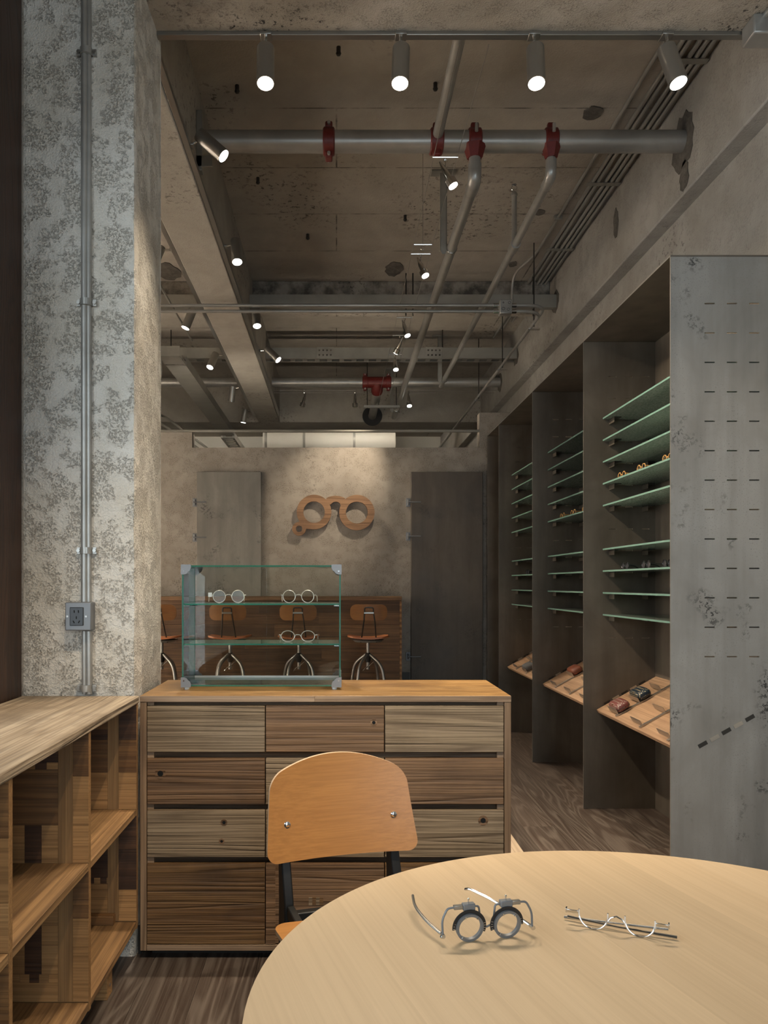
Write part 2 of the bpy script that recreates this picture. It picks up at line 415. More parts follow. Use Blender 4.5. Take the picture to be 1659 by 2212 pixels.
M['tray_wood'] = rec('display_board_wood', (0.50,0.325,0.20), (0.42,0.255,0.145), (0.22,0.12,0.065), 'Y', line=0.4, bumpy=0.3)
M['palefloor'] = rec('pale_plank', (0.62,0.50,0.37), (0.52,0.40,0.28), (0.3,0.21,0.13), 'Y', bumpy=0.1)
M['stool'] = wood('stool_ply', (0.33,0.145,0.04), (0.27,0.11,0.03), (0.15,0.06,0.016), 'X', 9, 50, 0.15, 0.03, 0.4, 0, 0.06, 0, 0, 0.3)
M['stool_seat'] = plain('orange_seat_lacquer', (0.42,0.145,0.05), 0.4, 0, 0.1, 12)
M['pane'] = glass('clear_pane', (0.985,0.995,0.988))
M['lens'] = glass('lens_glass', (0.93,0.95,0.92), 1.35, 0.0)
M['wpane'] = glass('window_pane', (0.94,0.96,0.96), 1.3)
M['gedge'] = plain('green_glass_edge', (0.045,0.26,0.17), 0.15)
M['gshelf'] = green_glass('green_shelf_glass')
M['gfront'] = plain('green_shelf_edge', (0.15,0.26,0.215), 0.25)
M['clear_plastic'] = plain('clear_foot', (0.62,0.64,0.62), 0.25)
M['gold'] = plain('gold_wire', (0.72,0.56,0.30), 0.2, 1.0)
M['silver'] = plain('silver_wire', (0.80,0.77,0.68), 0.25, 0.45)
M['amber'] = plain('amber_acetate', (0.50,0.27,0.09), 0.2)
M['blackac'] = plain('black_acetate', (0.012,0.012,0.014), 0.12)
M['dlens'] = plain('dark_lens', (0.03,0.03,0.035), 0.08)
M['whitecard'] = plain('white_tag', (0.75,0.74,0.70), 0.6)
M['maroon'] = dotted('maroon_dotted_leather', (0.16,0.048,0.042), (0.42,0.40,0.33), 105)
M['navy'] = dotted('navy_dotted_leather', (0.012,0.022,0.034), (0.50,0.40,0.22), 105)
M['brownleather'] = plain('brown_leather', (0.20,0.062,0.034), 0.35, 0, 0.15, 60)
M['blackleather'] = plain('black_leather', (0.02,0.022,0.024), 0.35)
M['greyfelt'] = plain('grey_felt', (0.085,0.085,0.088), 0.9, 0, 0.2, 200)
M['socket'] = plain('black_socket', (0.015,0.016,0.018), 0.35)
M['hole'] = plain('socket_hole', (0.002,0.002,0.002), 0.9)
M['lens_on'] = emit('lit_lamp_lens', (1.0, 0.96, 0.86), 9.0)
M['lens_dim'] = plain('unlit_reflector', (0.6,0.58,0.5), 0.2, 0.8)
M['fill_tube'] = emit('fill_tube_glow', (1.0, 0.87, 0.72), 105.0)
M['tube_mid'] = emit('ceiling_lit_tube', (1.0, 0.90, 0.76), 90.0)
M['fill_tube_soft'] = emit('dim_fill_tube', (1.0, 0.88, 0.72), 26.0)
M['paper_black'] = plain('black_scale', (0.015,0.014,0.014), 0.5)
M['tick'] = plain('scale_ticks', (0.50,0.40,0.30), 0.6)
M['wire'] = plain('thin_wire', (0.30,0.28,0.25), 0.4, 0.6)
M['rubber'] = plain('black_rubber', (0.02,0.02,0.02), 0.7)

# ------------------------------------------------------------------ room dimensions
ZC, ZB = 3.97, 3.41            # ceiling, beam soffit
XR, XRB = 1.99, 1.894          # right wall, right beam face
DBACK = 7.25                   # plaster partition
XW = -1.078                    # window wall on the left
REAR = -2.6

def struct(name, mb, mat, label=None, bevel=0, parent=None, cat=None):
    o = mb.build(name, mat, parent, bevel=bevel)
    if parent is None:
        o['kind'] = 'structure'
        if label: o['label'] = label
        if cat: o['category'] = cat
    return o

# floor: a dark slab with separate planks on it
floor = struct('floor', MB().box(-4.2, 2.2, REAR-0.2, 14.2, -0.12, -0.012), M['floor_under'], 'dark brown limed oak plank floor', cat='floor')
PWID = 0.178
rows = []
xx = 1.158-PWID*13
rng = random.Random(3)
lens_ = (1.9, 2.2)
pm = {}
i = 0
x = xx
while x < 1.98:
    y = -0.4-rng.random()*1.8
    if abs(x-(1.158-PWID)) < 0.01: y = 4.06-2.2*2
    while y < 9.0:
        L = 2.2
        key = 'p'
        if key not in pm:
            me = MB().box(0, PWID-0.0012, 0, L-0.0012, -0.012, 0)
            o = me.build('plank', M['floor'], floor, local=True); pm[key] = o.data
        else:
            o = bpy.data.objects.new('plank', pm[key]); col.objects.link(o); o.parent = floor
        o.location = (x, y, 0)
        y += L
    x += PWID
# the rest of the floor, out of sight
struct('floor', MB().box(-4.2, xx-0.002, REAR-0.2, 14.2, -0.012, 0), M['floor'], parent=floor).name = 'floor_covering'

# ceiling and beams
cl = MB().box(-4.2, 2.2, REAR-0.2, 14.2, ZC, ZC+0.2)
struct('ceiling', cl, M['ceil'], 'bare board-marked concrete ceiling slab', cat='ceiling')
struct('ceiling_beam', MB().box(-1.078, 2.2, 2.56, 2.97, ZB, ZC), M['beam_stain'], 'stained concrete cross beam above the row of four spotlights', 0.006, cat='beam')
struct('ceiling_beam', MB().box(-1.027, -0.747, 2.97, 10.1, ZB, ZC), M['beam'], 'long concrete beam running away from the plaster column', 0.006, cat='beam')
struct('ceiling_beam', MB().box(-4.2, 2.2, 10.1, 10.8, ZB, ZC), M['beam'], 'far concrete cross beam beyond the plaster partition', 0.006, cat='beam')
struct('ceiling_beam', MB().box(-4.2, XRB, 6.82, 7.32, 3.83, ZC), M['ceil'], 'shallow concrete cross beam behind the steel channel', 0.006, cat='beam')
struct('ceiling_beam', MB().box(XRB, 2.2, 2.97, 14.2, ZB, ZC), M['wall_r'], 'stained concrete beam above the right wall', 0.008, cat='beam')

def blob(rx, ry, n, seed, jag=0.25):
    g_ = random.Random(seed); return [(rx*math.cos(2*PI*q/n)*(1-jag*g_.random()), ry*math.sin(2*PI*q/n)*(1-jag*g_.random())) for q in range(n)]
ceil_o = bpy.data.objects['ceiling']
M['patch'] = concrete('dark_mortar', (0.19,0.17,0.145), (0.11,0.098,0.082), 5, 0.6, 0.3, 0)
for q, (x, y, rx, ry) in enumerate(((1.46,4.38,0.065,0.075),(0.49,6.55,0.085,0.16),(1.48,6.45,0.04,0.06),(1.47,5.55,0.04,0.05),(-1.45,6.6,0.12,0.2))):
    MB().prism([(x+a, y+b_, ZC-0.006) for a, b_ in blob(rx, ry, 18, q)], (0,0,0.0058)).build('mortar_patch', M['patch'], ceil_o)
rb_o = bpy.data.objects['ceiling_beam.004']
for q, (y, z, ry, rz) in enumerate(((4.2,3.70,0.15,0.17),(4.18,3.50,0.06,0.09),(5.2,3.72,0.05,0.12),(6.64,3.72,0.12,0.10),(8.1,3.68,0.12,0.10),(8.9,3.62,0.13,0.12))):
    MB().prism([(XRB-0.004, y+a, z+b_) for a, b_ in blob(ry, rz, 20, 20+q)][::-1], (0.0038,0,0)).build('mortar_patch', M['patch'], rb_o)
for (x, y), w in zip(((0.01,3.845),(-0.536,4.14),(0.53,4.12),(-0.52,5.08),(0.50,5.6),(-0.22,5.9)), ('between the two left large spotlights','below the leftmost large spotlight','beside the branch pipe near the second large spotlight','left of centre behind the main pipe','beside the nearest pipe hanger','near the second beam spotlight')):
    o = MB().cyl((x, y, ZC-0.030), (x, y, ZC-0.001), 0.011, 10).sph((x, y, ZC-0.032), 0.014, 8).build('ceiling_anchor', M['dark']); tag(o, 'dark ceiling anchor stub '+w, 'anchor', 'anchor stubs in the ceiling')
# walls
struct('wall_right', MB().box(XR, 2.25, REAR-0.2, 14.2, -0.12, ZC), M['wall_r'], 'bare grey concrete wall behind the steel shelving', cat='wall')
wb_ = MB().box(-4.0, 1.35, DBACK, DBACK+0.12, 0, 2.57).box(-4.0, (415-727)/228.8, DBACK, DBACK+0.12, 2.57, 2.715).box(1.35, XR, DBACK, DBACK+0.12, 0, 2.90)
struct('wall_back', wb_, M['backwall'], 'brown trowelled plaster partition with two steel doors', cat='wall')
struct('wall_far', MB().box(-4.2, 2.2, 14.0, 14.2, 0, ZC), M['white'], 'pale wall seen through the gap above the partition', cat='wall')
struct('wall_left', MB().box(-4.2, -4.0, 3.03, 14.2, 0, ZC), M['backwall'], 'plaster wall at the far left of the shop', cat='wall')
struct('wall_return', MB().box(-4.2, -1.078, 2.64, 3.03, 0, ZC), M['backwall'], 'plaster wall hidden behind the column', cat='wall')
# window wall on the left (window from y=-0.6 to 2.25, z=0.93..3.05)
WY0, WY1, WZ0, WZ1 = -0.5, 2.22, 0.94, 2.75
ww = MB().box(XW-0.25, XW, REAR-0.2, WY0, 0, ZC).box(XW-0.25, XW, WY0, 2.64, 0, WZ0-0.06).box(XW-0.25, XW, WY0, WY1-0.002, WZ1, ZC)
ww.box(XW-0.25, XW-0.125, WY1, 2.64, WZ0-0.06, ZC)
struct('wall_window', ww, M['backwall'], 'plaster wall around the side window', cat='wall')
# rear wall with a shop window (behind the camera)
RX0, RX1, RZ0, RZ1 = 0.12, 1.9, 0.12, 3.4
rw = MB().box(XW-0.25, RX0, REAR-0.2, REAR, 0, ZC).box(RX1, 2.25, REAR-0.2, REAR, 0, ZC).box(RX0, RX1, REAR-0.2, REAR, 0, RZ0).box(RX0, RX1, REAR-0.2, REAR, RZ1, ZC)
struct('wall_front', rw, M['backwall'], 'wall with the shop window behind the viewer', cat='wall')

# rough plaster column with a gently uneven surface
def rough_column():
    mb = MB(); x0, x1, y0, y1 = -1.078, -0.692, 2.64, 3.03; z1 = ZC
    per = []
    nx, ny = 60, 60
    for i in range(nx): per.append((x0+(x1-x0)*i/nx, y0, 0, -1))
    for i in range(ny): per.append((x1, y0+(y1-y0)*i/ny, 1, 0))
    for i in range(nx): per.append((x1-(x1-x0)*i/nx, y1, 0, 1))
    for i in range(ny): per.append((x0, y1-(y1-y0)*i/ny, -1, 0))
    import mathutils.noise as mn
    nz = 420; n = len(per)
    for k in range(nz+1):
        z = z1*k/nz
        for (px, py, ax, ay) in per:
            p = Vector((px, py, z))
            h = mn.noise(p*9)*0.0018+mn.noise(p*38)*0.0012+abs(mn.noise(p*70))*-0.0014
            e = min(abs(px-x0), abs(px-x1))+min(abs(py-y0), abs(py-y1))
            r = 0.004*max(0, 1-e/0.012)
            mb.v.append((px+ax*(h-r), py+ay*(h-r), z))
    for k in range(nz):
        for j in range(n):
            j2 = (j+1) % n
            mb.f.append([k*n+j, k*n+j2, (k+1)*n+j2, (k+1)*n+j]); mb.m.append(0)
    return mb
o = rough_column().build('wall_column', M['plaster'], smooth=1.2); o['kind'] = 'structure'; o['label'] = 'rough grey plaster column with a steel conduit and socket'; o['category'] = 'column'

# dark timber window post beside the column, window frames and panes
o = thing('window_1', 'side window with dark stained timber frame above the low shelf', 'window', (XW, 0.9, WZ0), kind='structure')
MB().box(XW-0.12, XW-0.002, WY1, 2.637, WZ0-0.06, ZC-0.002).build('jamb', M['jamb'], o, bevel=0.004)
MB().box(XW-0.12, XW-0.002, WY0, WY0+0.1, WZ0-0.06, WZ1).build('jamb', M['jamb'], o, bevel=0.004)
MB().box(XW-0.12, XW-0.002, WY0+0.1, WY1, WZ1-0.1, WZ1).build('frame_head', M['jamb'], o, bevel=0.004)
MB().box(XW-0.12, XW-0.002, WY0+0.1, WY1, WZ0-0.06, WZ0+0.02).build('frame_sill', M['jamb'], o, bevel=0.004)
for k in (1, 2):
    y = WY0+0.1+(WY1-WY0-0.1)*k/3
    MB().box(XW-0.10, XW-0.03, y-0.02, y+0.02, WZ0+0.02, WZ1-0.1).build('mullion', M['jamb'], o, bevel=0.003)
for k in range(3):
    a = WY0+0.1+(WY1-WY0-0.1)*k/3+(0.022 if k else 0.002); b_ = WY0+0.1+(WY1-WY0-0.1)*(k+1)/3-(0.022 if k < 2 else 0.002)
    MB().add([(XW-0.06,a,WZ0+0.022),(XW-0.06,b_,WZ0+0.022),(XW-0.06,b_,WZ1-0.102),(XW-0.06,a,WZ1-0.102)], [(0,1,2,3)]).build('pane', M['wpane'], o)
o = thing('window_2', 'shop window with dark mullions behind the viewer', 'window', (1.0, REAR, RZ0), kind='structure')
MB().box(RX0, RX0+0.06, REAR-0.1, REAR, RZ0, RZ1).box(RX1-0.06, RX1, REAR-0.1, REAR, RZ0, RZ1).box(RX0+0.06, RX1-0.06, REAR-0.1, REAR, RZ1-0.06, RZ1).box(RX0+0.06, RX1-0.06, REAR-0.1, REAR, RZ0, RZ0+0.06).build('frame', M['jamb'], o)
for k in (1, 2):
    x = RX0+(RX1-RX0)*k/3; MB().box(x-0.025, x+0.025, REAR-0.08, REAR-0.02, RZ0+0.06, RZ1-0.06).build('mullion', M['jamb'], o)
zt = 2.0
MB().box(RX0+0.06, RX1-0.06, REAR-0.085, REAR-0.015, zt-0.025, zt+0.025).build('transom', M['jamb'], o)
MB().add([(RX0+0.06,REAR-0.05,RZ0+0.06),(RX1-0.06,REAR-0.05,RZ0+0.06),(RX1-0.06,REAR-0.05,RZ1-0.06),(RX0+0.06,REAR-0.05,RZ1-0.06)], [(0,1,2,3)]).build('pane', M['wpane'], o)
# portals guide the sky light through the two windows
def portal(name, loc, rot, sx, sy):
    l = bpy.data.lights.new(name, 'AREA'); l.shape = 'RECTANGLE'; l.size = sx; l.size_y = sy; l.cycles.is_portal = True
    p = bpy.data.objects.new(name, l); col.objects.link(p); p.location = loc; p.rotation_euler = rot
portal('side_window_portal', (XW-0.13, (WY0+WY1)/2, (WZ0+WZ1)/2), (0, -PI/2, 0), WZ1-WZ0, WY1-WY0)
portal('shop_window_portal', ((RX0+RX1)/2, REAR-0.11, (RZ0+RZ1)/2), (PI/2, 0, 0), RX1-RX0, RZ1-RZ0)

# baseboards
struct('baseboard_column', MB().box(-0.688, -0.676, 2.66, 3.02, 0, 0.10), M['dark'], 'dark skirting at the foot of the column', cat='baseboard')
struct('baseboard_back', MB().box(0.62, 0.69, DBACK-0.015, DBACK-0.001, 0, 0.45).box(1.36, 1.40, DBACK-0.015, DBACK-0.001, 0, 0.10), M['dark'], 'dark skirting on the partition beside the right door', cat='baseboard')

# steel doors on the partition
def steel_door(n, x0, x1, z1, mat, label, rods):
    d = thing('door_%d' % n, label, 'door', ((x0+x1)/2, DBACK, 0), kind='structure')
    MB().box(x0, x1, DBACK-0.045, DBACK-0.004, 0.01, z1).build('door_leaf', mat, d, bevel=0.003)
    for z in rods:
        h = MB().box(x0-0.045, x0-0.004, DBACK-0.018, DBACK-0.002, z-0.04, z+0.04).build('hinge_plate', M['grey'], d, bevel=0.002)
        MB().cyl((x0-0.03, DBACK-0.052, z), (x0+0.09, DBACK-0.052, z), 0.006, 10).build('hinge_pin', M['grey'], h)
        MB().cyl((x0-0.024, DBACK-0.022, z-0.028), (x0-0.024, DBACK-0.022, z+0.028), 0.010, 10).build('knuckle', M['grey'], h)
steel_door(1, (427-727)/228.8, (565-727)/228.8, 2.335, M['door1'], 'grey spotted steel door left of the spectacles sign', (2.05, 1.72, 0.55))
steel_door(2, (887-727)/228.8, (1041-727)/228.8, 2.335, M['door2'], 'dark brown steel door right of the spectacles sign', (2.05, 1.73, 0.60))
o = MB().cyl((-3.99, DBACK+0.02, 2.730), (1.349, DBACK+0.02, 2.730), 0.014, 10).build('conduit', M['tray']); tag(o, 'thin dark conduit running across the gap above the partition', 'conduit')

# unseen tube lights; those on partition and far left wall added to lift the ceiling
def unseen_tube(label, c, axis, group, lamp='fill_tube'):
    c = Vector(c); a = Vector(axis)
    t = thing('unseen_tube', label, 'lamp', c, group=group)
    n = Vector((1,0,0)) if abs(a.y) > 0.5 else Vector((0,1,0))
    MB().obox(c, a*0.62, n*0.025, V(0,0,0.02)).build('housing', M['white'], t, bevel=0.003)
    MB().cyl(c-a*0.58+V(0,0,0.045), c+a*0.58+V(0,0,0.045), 0.014, 12).build('tube', M[lamp], t)
    for s_ in (-1, 1): MB().box(c.x+a.x*s_*0.6-0.012, c.x+a.x*s_*0.6+0.012, c.y+a.y*s_*0.6-0.012, c.y+a.y*s_*0.6+0.012, c.z+0.0205, c.z+0.062).build('tube_holder', M['white'], t)
    return t
for x, w in ((-2.6, 'left'), (-0.9, 'middle'), (0.7, 'right')):  # unseen tubes added behind the partition to throw light up on the ceiling
    unseen_tube(w+' tube light added for fill on the back of the partition', (x, DBACK+0.16, 2.42), (1,0,0), 'added tube lights behind the partition', 'fill_tube_soft')
for x, w in ((-2.2, 'left'), (0.4, 'right')):
    unseen_tube(w+' tube light under the ceiling of the room beyond', (x, 12.0, 3.86), (1,0,0), 'tube lights in the room beyond', 'tube_mid')
for y, w in ((3.9, 'nearest'), (5.3, 'middle'), (6.6, 'farthest')):  # unseen tubes added on the hidden wall to brighten the ceiling
    for z, u in ((0.75, 'lower'), (2.05, 'upper')):
        t = thing('unseen_tube', u+' upright tube light added for fill, '+w+' on the far left wall', 'lamp', (-3.998, y, z), group='added tube lights on the far left wall')
        MB().box(-3.998, -3.96, y-0.03, y+0.03, z-0.62, z+0.62).build('housing', M['white'], t, bevel=0.003)
        MB().cyl((-3.93, y, z-0.58), (-3.93, y, z+0.58), 0.014, 12).build('tube', M['fill_tube'], t)
        for s_ in (-1, 1): MB().box(-3.9595, -3.915, y-0.012, y+0.012, z+s_*0.6-0.012, z+s_*0.6+0.012).build('tube_holder', M['white'], t)

# ================================================================== ceiling services
def spot_lamp(parent, name, pos, direction, power, size=1.0, blend=0.7, colr=WARM, rad=0.02):
    l = bpy.data.lights.new(name, 'SPOT'); l.energy = power; l.color = colr; l.spot_size = size; l.spot_blend = blend; l.shadow_soft_size = rad
    o = bpy.data.objects.new(name, l); col.objects.link(o); o.parent = parent
    d = Vector(direction).normalized()
    q = d.to_track_quat('-Z', 'Y'); o.rotation_mode = 'QUATERNION'; o.rotation_quaternion = q
    o.location = Vector(pos)-parent.location
def cylinder_spot(label, mount, top, direction, power=P_CYL, lit=True, group='cylinder spotlights', L=0.165, R=0.034, size=1.0, stem_mid=None, blend=0.7):
    mount = Vector(mount); top = Vector(top); d = Vector(direction).normalized()
    t = thing('cylinder_spotlight', label, 'lamp', mount, group=group)
    bot = top+d*L
    b = MB(); b.tube([top, top+d*(L*0.999)], R, 28)
    # open tube end: a slim rim round the lens
    b.build('housing', M['lampsteel'], t)
    MB().ring(bot, d, R, R*0.9, 0.004, 28).build('rim', M['chrome'], t)
    MB().cyl(bot+d*0.0006, bot+d*0.0022, R*0.9, 28).build('lens', M['lens_on'] if lit else M['lens_dim'], t)
    pts = [mount, stem_mid, top+d*0.02] if stem_mid is not None else [mount, top+d*0.02]
    MB().tube(pts, 0.006, 10).build('stem', M['chrome'], t)
    MB().obox(mount, (0.022,0,0), (0,0.022,0), (0,0,0.006)).build('track_adapter', M['lampsteel'], t, bevel=0.002)
    if lit and power: spot_lamp(t, 'spot_bulb', bot+d*0.012, d, power, size, blend)
    return t

# track rails
o = MB().box(-0.74, 1.72, 2.955, 2.985, ZB-0.016, ZB-0.001).build('track_rail', M['lampsteel'], bevel=0.002); tag(o, 'steel lighting track under the front cross beam', 'track')
o = MB().box(-0.747+0.002, -0.715, 3.0, 9.75, ZB+0.006, ZB+0.032).build('track_rail', M['lampsteel'], bevel=0.002); tag(o, 'steel lighting track on the right side of the long beam', 'track')
o = MB().box(-1.059, -1.029, 3.1, 9.75, ZB+0.006, ZB+0.032).build('track_rail', M['lampsteel'], bevel=0.002); tag(o, 'steel lighting track on the left side of the long beam', 'track')
# four lamps on the front track
names4 = ['leftmost of the four large spotlights under the front beam', 'second from left of the four large spotlights under the front beam',
          'third from left of the four large spotlights under the front beam', 'rightmost large tilted spotlight in front of the conduits']
for (x0, tx, dx), lb in zip(((-0.272, 0.0, 0.02), (0.248, 0.0, -0.05), (0.762, 0.0, -0.04), (1.275, -0.01, 0.16)), names4):
    cylinder_spot(lb, (x0, 2.968, ZB-0.012), (x0+tx, 2.945, ZB-0.078), (dx, -0.26, -0.95), size=1.35, power=P_CYL*0.5, group='front row spotlights')
# right side of the long beam
zt = ZB+0.02
ZT = 3.437
cylinder_spot('tilted spotlight at the near end of the long beam', (-0.722, 3.78, ZT), (-0.672, 3.77, 3.485), (0.66, -0.10, -0.62), size=1.2, power=P_CYL*2.2)
cylinder_spot('spotlight on the beam above the double conduits', (-0.722, 4.91, ZT), (-0.645, 4.91, 3.474), (0.10, -0.32, -0.93), size=1.1)
cylinder_spot('spotlight on the beam just below the double conduits', (-0.722, 6.08, ZT), (-0.640, 6.08, 3.46), (0.10, -0.34, -0.93), size=1.1)
cylinder_spot('farthest spotlight on the right side of the long beam', (-0.722, 7.09, ZT), (-0.645, 7.09, 3.455), (0.66, -0.25, -0.70), size=1.0)
# left side of the long beam
cylinder_spot('spotlight half hidden behind the plaster column', (-1.05, 4.95, ZT), (-1.134, 4.95, 3.455), (-0.35, -0.1, -0.9), size=1.0, power=P_CYL*0.6)
cylinder_spot('silver spotlight left of the beam near the double conduits', (-1.05, 6.07, ZT), (-1.134, 6.07, 3.453), (-0.34, -0.12, -0.92), size=1.0, power=P_CYL*0.6)
cylinder_spot('lit spotlight beside the cable tray', (-1.05, 7.23, ZT), (-1.137, 7.23, 3.446), (-0.26, -0.42, -0.85), size=1.0, power=P_CYL*0.6)
cylinder_spot('unlit vertical spotlight in front of the far beam', (-1.05, 8.42, ZT), (-1.137, 8.42, 3.447), (-0.12, 0.15, -0.97), lit=False)
cylinder_spot('lowest spotlight at the far end of the long beam', (-1.05, 9.57, ZT), (-1.136, 9.57, 3.46), (-0.16, 0.05, -0.97), size=1.0, power=P_CYL*0.6)
# a second track nearer the window, over the table (above the picture)
o = MB().box(-0.9, 1.8, 0.585, 0.615, ZC-0.03, ZC-0.001).build('track_rail', M['lampsteel'], bevel=0.002); tag(o, 'steel lighting track on the ceiling over the round table', 'track')
for x0, tgt, pw, lb in ((-0.1, (-0.65, 2.4, 0.35), 0.75, 'spotlight over the table aimed at the low shelf'), (0.55, (0.0, 2.62, 0.55), 1.0, 'spotlight over the table aimed at the chest'), (1.25, (0.62, 2.62, 0.6), 0.95, 'spotlight over the table near the right wall')):
    tp = Vector((x0, 0.6, ZC-0.10)); cylinder_spot(lb, (x0, 0.6, ZC-0.03), tp, Vector(tgt)-tp, power=P_CYL*pw, size=0.75, group='spotlights over the table')

# --- main sprinkler pipe with red couplings
PD, PZ, PR = 4.2, 3.70, 0.057
t = thing('sprinkler_main_pipe', 'thick galvanised sprinkler pipe crossing below the ceiling with red couplings', 'pipe', (0.5, PD, PZ))
MB().cyl((-0.745, PD, PZ), (XRB-0.002, PD, PZ), PR, 36).build('pipe', M['galv'], t)
def coupling(parent, x, d, z, r, axis='X'):
    c = MB()
    c.tube([(x-0.032,d,z),(x-0.026,d,z),(x+0.026,d,z),(x+0.032,d,z)], [r+0.006,r+0.014,r+0.014,r+0.006], 32)
    cc = c.build('coupling', M['red'], parent)
    for s in (-1, 1):
        MB().box(x-0.02, x+0.02, d-0.03, d+0.03, z+s*(r+0.024)-0.018, z+s*(r+0.024)+0.018).build('coupling_lug', M['red'], cc, bevel=0.008)
        MB().cyl((x, d-0.045, z+s*(r+0.026)), (x, d+0.045, z+s*(r+0.026)), 0.009, 8).build('bolt', M['galv'], cc)
    return cc
def mech_tee(parent, x, d, z, r, down=True, br=0.034):
    c = MB()
    c.tube([(x-0.036,d,z),(x-0.03,d,z),(x+0.03,d,z),(x+0.036,d,z)], [r+0.003,r+0.011,r+0.011,r+0.003], 32)
    cc = c.build('tee_saddle', M['red'], parent)
    if down: MB().tube([(x,d-0.02,z-r*0.6),(x,d-0.02,z-r-0.03),(x,d-0.02,z-r-0.045)], [br+0.028,br+0.012,br+0.008], 6).build('tee_outlet', M['red'], cc)
    for s in (-1, 1):
        MB().box(x-0.022, x+0.022, d-0.035, d-0.005, z+s*(r+0.012)-0.02, z+s*(r+0.012)+0.02).build('tee_lug', M['red'], cc, bevel=0.008)
    MB().cyl((x, d-r-0.02, z+0.055), (x, d-r-0.02, z+0.012), 0.009, 8).build('bolt', M['galv'], cc)
    return cc
coupling(t, -0.042, PD, PZ, PR)
mech_tee(t, 0.546, PD, PZ, PR, False)
mech_tee(t, 0.752, PD, PZ, PR)
mech_tee(t, 1.168, PD, PZ, PR, br=0.025)
# wall bracket plate at its left end
o = MB().box(-0.745, -0.715, PD-0.12, PD-0.07, 3.48, 3.80).box(-0.745, -0.66, PD-0.12, PD-0.112, 3.50, 3.56).build('pipe_bracket', M['tray'], bevel=0.002); tag(o, 'steel bracket plate on the beam at the end of the main pipe', 'bracket')
# branch towards the viewer
o = MB().cyl((0.546, 2.975, 3.71), (0.546, PD-PR-0.012, 3.705), 0.028, 24).build('sprinkler_branch_pipe', M['galvy']); tag(o, 'galvanised branch pipe running from the front beam to the main pipe', 'pipe')
# branch A and B
def branch(label, x, z, r, yend, drop=True):
    t = thing('sprinkler_branch_pipe', label, 'pipe', (x, PD, z))
    pts = fillet([(x, PD-0.02, PZ-PR-0.03), (x, PD-0.02, z), (x, PD+0.2, z)], 0.11, 8)
    MB().tube(pts+[(x, yend, z)], r, 24).build('pipe', M['galvy'], t)
    MB().tube(fillet([(x, PD-0.02, z+0.09), (x, PD-0.02, z), (x, PD+0.09, z)], 0.085, 8), r+0.005, 24).build('elbow', M['galv'], t)
    return t
tA = branch('thick galvanised branch pipe running back below the ceiling', 0.752, 3.475, 0.031, 10.09)
tB = branch('thin pale branch pipe running back near the right beam', 1.168, 3.50, 0.024, 8.6)
# upright sprinkler on branch B
yS = 5.05
sp = MB().cyl((1.168, yS, 3.50), (1.168, yS, 3.83), 0.017, 14).build('sprinkler_riser', M['galv'], tB)
MB().tube([(1.168,yS,3.83),(1.168,yS,3.845),(1.168,yS,3.86)], [0.022,0.022,0.012], 12).build('sprinkler_nut', M['tray'], sp)
MB().tube(arc_pts((1.168,yS,3.885),(1,0,0),(0,0,1),0.018,-PI*0.35,PI*1.35,10), 0.003, 6).cyl((1.168,yS,3.906),(1.168,yS,3.909),0.016,12).build('sprinkler_head', M['chrome'], sp)
MB().tube([(1.168,yS-0.05,3.5),(1.168,yS+0.05,3.5)], 0.033, 20).build('pipe_tee', M['galv'], tB)
# drop brackets holding branch A
def drop_bracket(label, x, y, z, side=-0.055):
    t = thing('pipe_hanger', label, 'bracket', (x+side, y, ZC))
    MB().prism([(x+side-0.02,y,ZC-0.004),(x+side+0.02,y,ZC-0.004),(x+side+0.02,y,z-0.02),(x+side+0.008,y,z-0.045),(x+side-0.008,y,z-0.045),(x+side-0.02,y,z-0.02)], (0,0.004,0)).box(x+side-0.022,x+side-0.018,y,y+0.03,z-0.02,ZC-0.004).box(x+side+0.018,x+side+0.022,y,y+0.03,z-0.02,ZC-0.004).build('channel', M['tray'], t)
    MB().box(x+side-0.08, x+side+0.08, y-0.025, y+0.045, ZC-0.012, ZC-0.002).build('ceiling_plate', M['tray'], t)
    MB().tube(arc_pts((x,y+0.015,z),(1,0,0),(0,0,1),0.034,0,2*PI,20)[:-1], 0.004, 6, closed=True).build('pipe_strap', M['chrome'], t)
drop_bracket('flat steel hanger holding the thick branch pipe nearest the viewer', 0.752, 5.0, 3.475)
drop_bracket('flat steel hanger holding the thick branch pipe near the far beam', 0.752, 9.6, 3.475, -0.06)
drop_bracket('flat steel hanger holding the thin pale branch pipe at its far end', 1.168, 8.3, 3.50, -0.05)

# --- conduits along the ceiling on the right
xs = (1.70, 1.735, 1.785, 1.82, 1.855)
for k, x in enumerate(xs):
    y1 = 8.3-0.25*k
    t = tag(MB().cyl((x, 2.98, ZC-0.02), (x, y1, ZC-0.02), 0.0125, 12).build('conduit', M['galvy']), ['first','second','third','fourth','fifth'][k]+' galvanised conduit from the left in the bundle beside the right beam', 'conduit', 'conduit bundle along the right ceiling edge')
t = thing('conduit', 'single conduit left of the bundle that bends down at the steel channel', 'conduit', (1.615, 2.98, ZC))
MB().tube(fillet([(1.615,2.98,ZC-0.018),(1.615,6.2,ZC-0.018),(1.50,6.55,ZC-0.05),(1.50,6.57,ZC-0.30)], 0.12), 0.011, 12).build('tube', M['galvy'], t)
for y in (3.6, 4.6, 5.6): MB().box(1.585,1.645,y-0.012,y+0.012,ZC-0.034,ZC-0.003).build('clip', M['tray'], t, bevel=0.003)
for k, y in enumerate((3.9, 5.1, 6.1)):
    o = MB().box(1.66, 1.885, y-0.02, y+0.02, ZC-0.036, ZC-0.0325).build('conduit_strap', M['tray']); tag(o, ['nearest','middle','farthest'][k]+' steel strap across the conduit bundle', 'strap')

